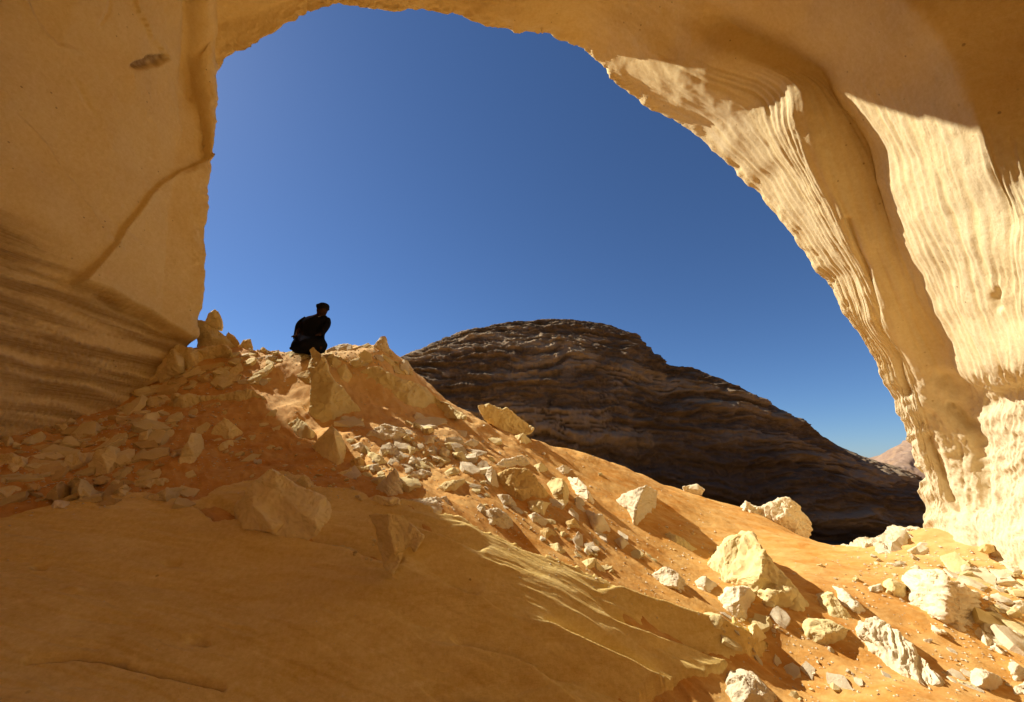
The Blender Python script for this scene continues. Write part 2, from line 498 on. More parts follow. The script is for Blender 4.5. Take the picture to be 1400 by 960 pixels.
def hit(px, py, rmin=2.5, rmax=15):
    """where the line of sight meets the ground"""
    d = ray(px, py)
    th = math.atan2(d[0], d[1])
    s = d[2] / math.hypot(d[0], d[1])
    i = np.interp(th, AZ, np.arange(len(AZ)))
    i0 = int(min(max(math.floor(i), 0), len(AZ) - 2)); t = i - i0
    col = HZ[i0] * (1 - t) + HZ[i0 + 1] * t
    m = (RR >= rmin) & (RR <= rmax)
    rr, zz = RR[m], col[m]
    g = zz - (EYE + s * rr)
    k = np.argmax(g > 0)
    if g[k] <= 0:
        return None
    if k == 0: r = rr[0]
    else: r = rr[k - 1] + (rr[k] - rr[k - 1]) * (-g[k - 1]) / (g[k] - g[k - 1] + 1e-12)
    return np.array((r * math.sin(th), r * math.cos(th), EYE + s * r))

def height(x, y):
    th, r = math.atan2(x, y), math.hypot(x, y)
    i = np.interp(th, AZ, np.arange(len(AZ))); j = np.interp(r, RR, np.arange(len(RR)))
    i0, j0 = int(min(i, len(AZ) - 2)), int(min(j, len(RR) - 2))
    a, b = i - i0, j - j0
    return ((HZ[i0, j0] * (1 - b) + HZ[i0, j0 + 1] * b) * (1 - a) + (HZ[i0 + 1, j0] * (1 - b) + HZ[i0 + 1, j0 + 1] * b) * a)

# ------------------------------------------------------------------ the arch
def P_(*a): return pts_(*a)
def W_(x, y, z): return np.array((x, y * YS if y > 0 else y, z * (1.3 if z > 5 else 1)), float)
KL = (0, .14, .42, .72, 1.0)
KR = (0, .13, .27, .37, .66, 1.0)
ST = [
 (KL, [P_(262, 535, 13.3), P_(210, 560, 12), P_(140, 595, 10.7), P_(50, 640, 9.4), P_(-80, 720, 8.0)], W_(-7.3, 4.5, -.8), W_(-7.5, -1, -1)),
 (KL, [P_(267, 470, 13.05), P_(215, 492, 12), P_(150, 512, 10.8), P_(70, 535, 9.6), P_(-40, 570, 8.3)], W_(-7.2, 4.5, 1.4), W_(-7.4, -1, 1)),
 (KL, [P_(272, 430, 13.0), P_(215, 425, 12), P_(150, 425, 10.8), P_(70, 425, 9.6), P_(-40, 425, 8.3)], W_(-7.1, 4.5, 3.4), W_(-7.2, -1, 3.4)),
 (KL, [P_(278, 330, 12.9), P_(225, 310, 12), P_(155, 300, 10.6), P_(70, 285, 9.3), P_(-40, 270, 8.0)], W_(-6.9, 4.5, 5.4), W_(-7, -1, 5.4)),
 (KL, [P_(287, 215, 12.8), P_(240, 200, 11.9), P_(165, 170, 10.3), P_(75, 135, 8.9), P_(-40, 100, 7.5)], W_(-6.5, 4.3, 7.2), W_(-6.6, -1, 7.1)),
 (KL, [P_(290, 140, 12.6), P_(252, 110, 11.7), P_(190, 70, 9.9), P_(100, 10, 8.3), P_(-20, -60, 7.0)], W_(-5.8, 4.0, 8.3), W_(-6, -1, 8.1)),
 (KL, [P_(303, 86, 12.2), P_(285, 40, 11.4), P_(240, -30, 9.6), P_(180, -110, 8.0), P_(90, -210, 6.5)], W_(-4.6, 3.6, 8.9), W_(-4.7, -1, 8.6)),
 (KL, [P_(345, 61, 12.0), P_(338, 22, 11.4), P_(320, -60, 9.6), P_(300, -160, 7.8), P_(270, -280, 6)], W_(-3, 3, 9), W_(-3, -1, 8.8)),
 (KL, [P_(400, 27, 11.8), P_(400, 0, 11.3), P_(400, -80, 9.5), P_(400, -190, 7.5), P_(400, -330, 5.5)], W_(-1.7, 2.8, 9), W_(-1.7, -1, 8.8)),
 (KL, [P_(455, 8, 11.6), P_(460, -15, 11.1), P_(475, -100, 9.2), P_(490, -210, 7.2), P_(510, -350, 5.2)], W_(-.8, 2.6, 9), W_(-.8, -1, 8.8)),
 (KL, [P_(530, 13, 11.5), P_(540, -15, 10.9), P_(570, -100, 9), P_(610, -210, 7), P_(650, -350, 5.1)], W_(.3, 2.6, 9), W_(.3, -1, 8.8)),
 (KL, [P_(610, 17, 11.4), P_(630, -20, 10.6), P_(680, -100, 8.7), P_(740, -210, 6.8), P_(800, -350, 5)], W_(1.3, 2.6, 8.9), W_(1.3, -1, 8.7)),
 (KL, [P_(690, 41, 11.5), P_(720, 0, 10.3), P_(785, -80, 8.5), P_(860, -190, 6.7), P_(940, -330, 5)], W_(2.2, 2.6, 8.7), W_(2.3, -1, 8.5)),
 (KL, [P_(745, 46, 11.7), P_(790, 5, 10.1), P_(870, -60, 8.3), P_(960, -160, 6.6), P_(1060, -290, 5.0)], W_(3.0, 2.6, 8.4), W_(3.1, -1, 8.2)),
 (KR, [P_(800, 70, 12.0), P_(840, 40, 10.30), P_(890, 5, 9.20), P_(930, -25, 8.23), P_(1060, -110, 6.04), P_(1230, -250, 4.23)], W_(3.8, 2.6, 8.0), W_(3.9, -1, 7.8)),
 (KR, [P_(860, 125, 12.2), P_(915, 95, 10.20), P_(970, 60, 9.10), P_(1010, 35, 8.7), P_(1150, -55, 5.95), P_(1340, -180, 4.6)], W_(4.5, 2.6, 7.4), W_(4.6, -1, 7.2)),
 (KR, [P_(940, 175, 12.2), P_(1010, 140, 9.80), P_(1080, 108, 8.50), P_(1110, 95, 8.35), P_(1260, 25, 5.77), P_(1450, -90, 4.65)], W_(5.1, 2.8, 6.8), W_(5.2, -1, 6.6)),
 (KR, [P_(985, 212, 12.1), P_(1040, 185, 10.00), P_(1100, 165, 8.80), P_(1150, 140, 8.45), P_(1305, 90, 5.95), P_(1520, 10, 4.85)], W_(5.5, 2.9, 6.2), W_(5.6, -1, 6.0)),
 (KR, [P_(1040, 265, 12.0), P_(1078, 242, 10.40), P_(1118, 228, 9.30), P_(1190, 200, 8.72), P_(1335, 165, 6.04), P_(1580, 110, 5.1)], W_(5.8, 3, 5.4), W_(5.9, -1, 5.2)),
 (KR, [P_(1083, 322, 12.0), P_(1115, 302, 10.70), P_(1147, 292, 9.80), P_(1212, 272, 9.26), P_(1355, 245, 6.32), P_(1610, 215, 5.0)], W_(6.0, 3, 4.4), W_(6.1, -1, 4.2)),
 (KR, [P_(1140, 400, 12.10), P_(1160, 385, 11.30), P_(1180, 372, 10.50), P_(1238, 356, 9.80), P_(1375, 335, 6.70), P_(1630, 330, 4.60)], W_(6.2, 3, 3.2), W_(6.3, -1, 3.0)),
 (KR, [P_(1190, 480, 12.50), P_(1199, 467, 12.00), P_(1212, 452, 11.30), P_(1268, 440, 10.70), P_(1390, 428, 7.39), P_(1640, 440, 5.03)], W_(6.4, 3.2, 2.0), W_(6.5, -1, 1.8)),
 (KR, [P_(1208, 516, 12.70), P_(1218, 508, 12.30), P_(1237, 503, 11.80), P_(1298, 510, 11.20), P_(1402, 498, 7.87), P_(1650, 520, 5.32)], W_(6.6, 3.4, 1.3), W_(6.7, -1, 1.0)),
 (KR, [P_(1235, 572, 12.9), P_(1245, 567, 12.6), P_(1262, 562, 12.3), P_(1322, 560, 11.6), P_(1410, 556, 9.6), P_(1660, 600, 6.4)], W_(7.0, 3.6, .6), W_(7.1, -1, .4)),
 (KR, [P_(1250, 612, 13.1), P_(1258, 612, 12.85), P_(1277, 612, 12.55), P_(1332, 612, 11.9), P_(1418, 606, 10.1), P_(1670, 660, 6.8)], W_(7.4, 3.8, 0), W_(7.5, -1, -.2)),
 (KR, [P_(1262, 662, 13.25), P_(1270, 662, 13.0), P_(1290, 662, 12.7), P_(1340, 660, 12.0), P_(1422, 655, 10.5), P_(1670, 730, 7.1)], W_(7.9, 4, -.7), W_(8, -1, -.9)),
 (KR, [P_(1268, 706, 13.3), P_(1280, 712, 13.0), P_(1300, 718, 12.6), P_(1345, 728, 11.9), P_(1422, 735, 10.6), P_(1670, 810, 7.3)], W_(8.2, 4, -1.3), W_(8.3, -1, -1.5)),
 (KR, [P_(1262, 790, 13.3), P_(1285, 800, 12.8), P_(1310, 810, 12.2), P_(1355, 820, 11.5), P_(1430, 835, 10.4), P_(1680, 930, 7.4)], W_(8.4, 4, -2.2), W_(8.5, -1, -2.4)),
]
NV = 270
vs = np.linspace(0, 1, NV)
vs = vs ** 0.9
rows = []
for kn, pts, w1, w2 in ST:
    pts = np.array(pts)
    r = np.stack([np.interp(vs, kn, pts[:, k]) for k in range(3)], -1)
    # round the control corners a little
    ker = np.exp(-(np.arange(-9, 10) / 3.6) ** 2); ker /= ker.sum()
    rp = np.vstack([2 * r[0] - r[9:0:-1], r, 2 * r[-1] - r[-2:-11:-1]])
    rs = np.stack([np.convolve(rp[:, k], ker, 'valid') for k in range(3)], -1)
    e = np.linspace(0, 1, 25)[1:, None]
    a = rs[-1] * (1 - e) + w1 * e
    b = w1 * (1 - e) + w2 * e
    c = w2 * (1 - e) + np.array((w2[0] * .5, -5.5, w2[2] * .68)) * e  # unseen rear end, narrowed to limit the fill light from behind
    d_ = np.array((w2[0] * .55, -5.5, w2[2] * .75)) * (1 - e) + np.array((w2[0] * .28, -6.0, w2[2] * .45)) * e
    rows.append(np.vstack([rs, a, b[::3], c[::3]]))
rows = np.array(rows)                                   # station x v x 3

def catmull(R, per):
    n = len(R)
    out = []
    for i in range(n - 1):
        p0, p1, p2, p3 = R[max(i - 1, 0)], R[i], R[i + 1], R[min(i + 2, n - 1)]
        for t in np.arange(per) / per:
            t2, t3 = t * t, t * t * t
            out.append(0.5 * (2 * p1 + (p2 - p0) * t + (2 * p0 - 5 * p1 + 4 * p2 - p3) * t2 + (3 * p1 - p0 - 3 * p2 + p3) * t3))
    out.append(R[-1])
    return np.array(out)

PER = 26
A = catmull(rows, PER)                                  # NU x NVT x 3
# even out spacing along the rim
seg = np.concatenate([[0], np.cumsum(np.linalg.norm(np.diff(A[:, 60], axis=0), axis=1) + 0.5 * np.linalg.norm(np.diff(A[:, 0], axis=0), axis=1))])
NU = 740
uu = np.linspace(0, seg[-1], NU)
idx = np.interp(uu, seg, np.arange(len(seg)))
i0 = np.clip(idx.astype(int), 0, len(seg) - 2); ft = (idx - i0)[:, None, None]
A = A[i0] * (1 - ft) + A[i0 + 1] * ft
SIDX = np.interp(uu, seg, np.arange(len(seg)) / PER)    # station number along u
NVT = A.shape[1]
U = np.repeat(SIDX[:, None], NVT, 1)
VJ = np.repeat(np.arange(NVT)[None, :], NU, 0)

def normals(G):
    du = np.gradient(G, axis=0); dv = np.gradient(G, axis=1)
    n = np.cross(du, dv)
    return n / (np.linalg.norm(n, axis=-1, keepdims=True) + 1e-9)

N = normals(A)
eye = np.array((0, 0, EYE))
flip = np.sign(((eye - A) * N).sum(-1).mean())
N = N * flip
APX, APY = project(A)
front = A[..., 1] > 0.5
arc = np.cumsum(np.concatenate([np.zeros((NU, 1)), np.linalg.norm(np.diff(A, axis=1), axis=-1)], 1), 1)   # metres from the rim
ulen = uu[:, None] / 1.5 + arc * 0
rimfade = sstep(0.0, 0.45, arc)
leftw = 1 - sstep(4.6, 6.2, U)
right = sstep(14.0, 16.5, U)
low = sstep(21.6, 23.0, U)
disp = 0.18 * fbm(A * 0.33, 3) + 0.026 * fbm(A * 1.6 + 7, 5)
disp *= 0.35 + 0.65 * rimfade
# ceiling: shallow scallops
mid = (1 - leftw) * (1 - right)
disp += mid * 0.022 * fbm(A * np.array((1.0, 2.2, 1.0)) + 3, 4, ridged=True)
# right leg: long flutes running up the wall
vm = np.concatenate([vs * 7.6, 7.6 + np.arange(NVT - NV) * .3])[None, :] * np.ones((NU, 1))
fl = fbm(np.stack([vm * 1.7 + 0.35 * noise(A * 0.4), ulen * 0.10, arc * 0 + 4], -1), 3, 0.55, ridged=True)
fl2 = fbm(np.stack([vm * 6.2 + 0.55 * noise(A * 0.45 + 5), ulen * 0.16, arc * 0 + 6], -1), 3, 0.62, ridged=True)
fl3 = fbm(np.stack([vm * 15 + 0.8 * noise(A * 0.9 + 15), ulen * 0.7, arc * 0 + 9], -1), 3, 0.65, ridged=True)
flz = right * sstep(-25, 40, APY - np.interp(APX, [800, 870, 1000, 1130, 1300, 1400, 1700], [60, 75, 85, 90, 140, 190, 300]))
disp += flz * (0.026 * fl + 0.030 * fl2 + 0.013 * fl3) * (1 - 0.55 * low)
disp += right * low * 0.075 * fbm(A * np.array((2.2, 2.2, 1.7)) + np.stack([A[..., 2] * .9, 0 * U, 0 * U], -1), 6, 0.6, ridged=True)
# left wall: bedding of the lower part
zz = A[..., 2] + 0.10 * A[..., 1] + 0.12 * fbm(A * 0.6, 3)
bedm = leftw * (1 - sstep(0, 7, sdist(APX, APY, [(268, 225), (238, 240), (200, 262), (172, 300), (135, 345), (100, 388), (130, 398), (200, 432), (258, 466), (284, 466), (292, 225)]) + 5 * noise(A * 1.3)))
lowl = sstep(-20, 60, APY - np.interp(APX, [-200, 0, 60, 130, 200, 260], [200, 285, 320, 372, 300, 225])) * bedm
st = fbm(np.stack([A[..., 1] * 0.5, zz * 5.5, A[..., 0] * 0.4], -1), 4, 0.55)
disp += lowl * (0.022 * st - 0.20)
zst = zz * 4.6 + 0.7 * noise(A * 0.5 + 3)
zst = zst - np.floor(zst)
disp += lowl * 0.040 * (np.where(zst < .8, zst / .8, (1 - zst) / .2) - .5) * sstep(-.3, .25, fbm(A * np.array((.4, .4, 1.6)) + 71, 3))
# the shell-like panel beside the opening stands proud of the wall
pan = sdist(APX, APY + 3 * noise(A * 2.0), [(300, 205), (262, 226), (232, 240), (200, 262), (172, 300), (140, 345), (104, 388), (130, 398), (200, 432), (258, 466), (300, 480)])
disp += leftw * front * 0.13 * sstep(-1.0, 3.5, pan) * (0.55 + 0.45 * np.exp(-np.maximum(pan, 0) / 30))
# diagonal cracks of the upper wall
for poly, dp, wd in (([(20, 90), (70, 70), (105, 130), (140, 210), (165, 280)], .05, 3.5), ([(0, 150), (60, 205), (130, 300)], .03, 4), ([(100, 250), (150, 300), (180, 330)], .03, 4),
                     ([(205, 262), (235, 245), (287, 215)], .06, 3.5), ([(250, 10), (258, 60), (248, 110), (252, 135)], .10, 4), ([(185, 0), (200, 40), (235, 75)], .03, 6), ([(135, 30), (145, 15), (150, -10)], .05, 3)):
    d = seg_dist(APX, APY + 6 * noise(A * 2.2), poly, closed=False)
    disp -= front * dp * 0.5 * np.exp(-(d / wd) ** 2) * (U < 7) * sstep(-.3, .3, noise(A * 1.1 + 8))
# one-sided flake edges of the upper left wall
for xs, ys, dp, wd, sg in (([-20, 30, 62, 100, 140, 165], [120, 175, 215, 260, 315, 350], .09, 70, -1),
                           ([30, 52, 80, 118], [-10, 30, 60, 80], .07, 60, -1), ([180, 192, 214, 246], [-30, 20, 60, 95], .08, 60, 1), ([228, 236, 240, 252], [60, 110, 160, 205], .07, 50, -1)):
    dd_ = (APX - np.interp(APY, ys, xs) + 9 * fbm(A * 1.5 + 5, 4)) * sg
    inr = sstep(ys[0] - 10, ys[0] + 25, APY) * (1 - sstep(ys[-1] - 30, ys[-1] + 5, APY))
    disp += front * (U < 6.6) * inr * dp * sstep(-1.5, 1.5, dd_) * np.exp(-np.maximum(dd_, 0) / wd)
# rounded rib beside the opening
rb = seg_dist(APX, APY, [(272, -160), (275, 0), (277, 80), (284, 150), (289, 215)], closed=False)
rw = np.interp(APY, [-100, 0, 120, 215], [22, 19, 15, 6])
rib = np.sqrt(np.clip(1 - (rb / rw) ** 2, 0, 1)) * front * (U < 7.2)
disp += 0.24 * rib
disp -= 0.12 * np.exp(-((seg_dist(APX, APY, [(252, -60), (254, 60), (262, 130)], closed=False)) / 7) ** 2) * front * (U < 6.5)
# pocket in the upper wall
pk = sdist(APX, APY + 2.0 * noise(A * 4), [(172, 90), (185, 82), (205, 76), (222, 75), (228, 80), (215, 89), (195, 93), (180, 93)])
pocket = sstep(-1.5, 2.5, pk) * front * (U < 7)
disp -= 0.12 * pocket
# undercut of the right foot and its cracks
for poly, dp, wd in (([(1290, 520), (1320, 540), (1345, 552), (1400, 545)], .15, 12), ([(1300, 560), (1330, 590), (1350, 650), (1352, 690)], .16, 8), ([(1228, 570), (1250, 640), (1300, 705)], .10, 5),
                     ([(1160, 300), (1185, 370), (1200, 440), (1240, 540)], .10, 5), ([(1360, 420), (1357, 412), (1360, 405)], .09, 6), ([(1270, 600), (1290, 650), (1312, 700)], .14, 7)):
    d = seg_dist(APX, APY + 5 * noise(A * 1.9), poly, closed=False)
    disp -= front * dp * np.exp(-(d / wd) ** 2) * (U > 17)
A2 = A + N * disp[..., None]
# chipped rim
A2 += (rimfade < 1)[..., None] * (1 - rimfade)[..., None] * (0.07 + 0.05 * mid[..., None]) * np.stack([fbm(A * 2.0 + 31, 4, .6), 0 * U, fbm(A * 2.0 + 57, 4, .6)], -1)

# the outer face: from the rim outward, away from the sand slope side
O = []
rim = A2[:, 0]
cen = np.array((1.6, 0, 3.6))
e = rim - cen; e[:, 1] = 0
e /= np.linalg.norm(e, axis=1)[:, None]
rd = (rim - eye); rd /= rd[:, 1:2]
for t, o in ((0.12, .03), (.3, .06), (.6, .12), (1.0, .2), (1.6, .34), (2.4, .6), (3.4, 1.1), (4.2, 2.0), (4.6, 3.6), (4.7, 6.5), (3.5, 9.5)):
    q = rim + rd * t * YS + e * o
    q += 0.10 * min(t, 1) * np.stack([fbm(q * .8, 4), fbm(q * .8 + 9, 4), fbm(q * .8 + 19, 4)], -1)
    O.append(q)
O = np.array(O[::-1]).transpose(1, 0, 2)
NO = O.shape[1]
ALL = np.concatenate([O, A2], 1)
NT_ = ALL.shape[1]
NN = normals(ALL)
zer = np.zeros((NU, NO))
strata = np.concatenate([zer, np.clip(lowl * (0.55 + 1.2 * st), 0, 0.95)], 1)
sun_tone = np.concatenate([zer, np.clip(flz * (0.35 + 0.5 * fl2), 0, .75) * (1 - .4 * low) + right * low * .8], 1)
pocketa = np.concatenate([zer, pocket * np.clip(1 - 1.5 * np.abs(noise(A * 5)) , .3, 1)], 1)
arch = bpy.data.objects.new('rock_arch', None)
link(arch)
arch.location = (0, 0, 0)
tag(arch, 'great natural sandstone arch framing the blue sky, fluted right leg in sun', 'rock arch')
cut = [0, int(np.argmax(SIDX > 6.0)), int(np.argmax(SIDX > 14.5)), NU - 1]
for name, lab, (a, b) in (('left_wall', 'smooth shaded left wall with ribbed bedding and a dark pocket', (cut[0], cut[1])),
                          ('vault', 'golden underside of the arch across the top', (cut[1], cut[2])),
                          ('right_leg', 'fluted right leg with bright sunlit streaks', (cut[2], cut[3]))):
    sub = ALL[a:b + 1]
    fc = grid_faces(b - a + 1, NT_)
    if flip > 0: fc = fc[:, ::-1] if False else fc
    o = mesh_obj(name, sub.reshape(-1, 3), fc, M_ARCH, arch,
                 attrs={'strata': strata[a:b + 1], 'sun_tone': sun_tone[a:b + 1], 'pocket': pocketa[a:b + 1]})
    nn = NN[a:b + 1].reshape(-1, 3)
    o.data.normals_split_custom_set_from_vertices([tuple(v) for v in nn.tolist()])
    o['label'] = lab

# ------------------------------------------------------------------ dark hill across the valley
RIDGE = [(470, 520), (520, 502), (560, 487), (600, 468), (640, 455), (700, 446), (760, 443), (800, 445), (830, 450), (868, 462), (893, 483), (910, 501), (945, 507), (985, 519), (1020, 534), (1050, 550), (1100, 582),
         (1150, 612), (1188, 628), (1215, 636), (1240, 648), (1256, 660), (1263, 676), (1266, 700), (1268, 735)]
npx, nvh = 600, 180
hp = np.linspace(470, 1268, npx)
hp = np.concatenate([hp[hp < 1230], np.linspace(1230, 1268, 70)])
npx = len(hp)
hr = np.interp(hp, [r[0] for r in RIDGE], [r[1] for r in RIDGE])
ker = np.exp(-(np.arange(-8, 9) / 4.0) ** 2); ker /= ker.sum()
hr = np.convolve(np.pad(hr, 8, mode='edge'), ker, 'valid')
ridge = np.array([pt(a, b, 60.0 + 3 * math.sin(a * .01)) for a, b in zip(hp, hr)])
base = np.array([pt(a, 735, 45.0) for a in hp])
base[:, 2] = VALLEY - 1.0
vv = np.linspace(0, 1, nvh)
HG = np.zeros((npx, nvh + 12, 3))
for k, v in enumerate(vv):
    yb = v ** 1.5
    zb = math.sin(v * math.pi / 2) ** 0.92
    HG[:, k, 0] = base[:, 0] * (1 - yb) + ridge[:, 0] * yb
    HG[:, k, 1] = base[:, 1] * (1 - yb) + ridge[:, 1] * yb
    HG[:, k, 2] = base[:, 2] * (1 - zb) + ridge[:, 2] * zb
for k in range(12):
    t = (k + 1) / 12
    HG[:, nvh + k] = ridge + np.array((0, 26 * t, 0)) + np.stack([0 * hp, 0 * hp, (VALLEY - 1 - ridge[:, 2]) * t ** 1.6], -1)
hn = normals(HG)
if (hn[:, :nvh, 1].mean()) > 0: hn = -hn
zs = HG[..., 2] + 0.05 * HG[..., 0] + 1.6 * fbm(HG * 0.09, 4)
lay = fbm(np.stack([HG[..., 0] * 0.035, zs * 0.62, HG[..., 1] * 0.02], -1), 5, 0.62)
lay2 = fbm(np.stack([HG[..., 0] * 0.12, zs * 1.7, HG[..., 1] * 0.1], -1), 4, 0.6, ridged=True)
bl = fbm(HG * np.array((0.33, .33, .6)), 5, 0.6, ridged=True)
vgrid = np.concatenate([vv, np.ones(12)])[None, :] * np.ones((npx, 1))
top = 1 - sstep(0.78, 1.0, vgrid) * 0.95
hd = (0.75 * lay + 0.45 * lay2 + 0.55 * bl) * top * sstep(0, .08, vgrid)
# overhanging bottom bed on the right and scree in front
hpx, hpy = project(HG)
lowbed = sstep(1040, 1120, hpx) * np.exp(-((hpy - 685) / 34) ** 2)
hd += 1.1 * lowbed
hh = hn * np.array((1, 1, 0)); hh /= (np.linalg.norm(hh, axis=-1, keepdims=True) + 1e-6)
HG2 = HG + hh * (hd * 1.25)[..., None]
HG2[:, nvh - 2:nvh, 2] += 0.15 * fbm(np.stack([HG[:, nvh - 2:nvh, 0] * .5, 0 * HG[:, nvh - 2:nvh, 0], 0 * HG[:, nvh - 2:nvh, 0]], -1), 4)
cream = np.clip(sstep(.05, .5, lay2 * .6 + lay * .8 + 0.15 * bl) * sstep(-.1, .5, fbm(HG * np.array((.08, .08, .25)) + 40, 3) + .15), 0, .75)
cream = np.maximum(cream, 0.55 * np.exp(-((hpy - 700) / 14) ** 2) * sstep(1060, 1110, hpx) * (0.6 + fbm(HG * .2, 3)))
scree = np.clip(np.exp(-((hpx - 960) / 120) ** 2 - ((hpy - 660) / 50) ** 2) * 1.3 + sstep(712, 726, hpy), 0, 1)
hill = mesh_obj('dark_hill', HG2.reshape(-1, 3), grid_faces(npx, nvh + 12)[:, ::-1], M_HILL, attrs={'cream': cream * (1 - scree), 'scree': scree})
tag(hill, kind='structure')

# pinkish hill far behind, at the foot of the arch
n1, n2 = 160, 70
fx = np.linspace(1150, 1420, n1)
fr = np.interp(fx, [1150, 1185, 1205, 1222, 1236, 1250, 1275, 1320, 1420], [640, 632, 633, 622, 613, 604, 596, 585, 575])
FG = np.zeros((n1, n2, 3))
for k in range(n2):
    v = k / (n2 - 1)
    top_ = np.array([pt(a, b, 170.0) for a, b in zip(fx, fr)])
    bot = np.array([pt(a, 700, 140.0) for a in fx])
    bot[:, 2] = VALLEY - 1
    if v < .8:
        q = v / .8
        FG[:, k] = bot * (1 - q) + top_ * q
        FG[:, k, 2] = bot[:, 2] * (1 - q ** .7) + top_[:, 2] * q ** .7
    else:
        q = (v - .8) / .2
        FG[:, k] = top_ + np.array((0, 50 * q, 0)); FG[:, k, 2] = top_[:, 2] * (1 - q) + (VALLEY - 1) * q
fn = normals(FG)
if fn[:, :40, 1].mean() > 0: fn = -fn
FG = FG + fn * (2.4 * fbm(FG * np.array((.05, .05, .09)), 5, .6, ridged=True))[..., None]
fh = mesh_obj('distant_hill', FG.reshape(-1, 3), grid_faces(n1, n2)[:, ::-1], M_FARHILL)
tag(fh, kind='structure')

# ------------------------------------------------------------------ rocks
def subdivide(V, T):
    E = {}
    V = [tuple(v) for v in V]
    out = []
    def m(a, b):
        k = (a, b) if a < b else (b, a)
        if k not in E:
            E[k] = len(V)
            V.append(tuple((V[a][i] + V[b][i]) * .5 for i in range(3)))
        return E[k]
    for a, b, c in T:
        x, y, z = m(a, b), m(b, c), m(c, a)
        out += [(a, x, z), (x, b, y), (z, y, c), (x, y, z)]
    return np.array(V), np.array(out)

def vnormals(V, T):
    n = np.cross(V[T[:, 1]] - V[T[:, 0]], V[T[:, 2]] - V[T[:, 0]])
    r = np.zeros_like(V)
    for k in range(3): np.add.at(r, T[:, k], n)
    return r / (np.linalg.norm(r, axis=1)[:, None] + 1e-12)

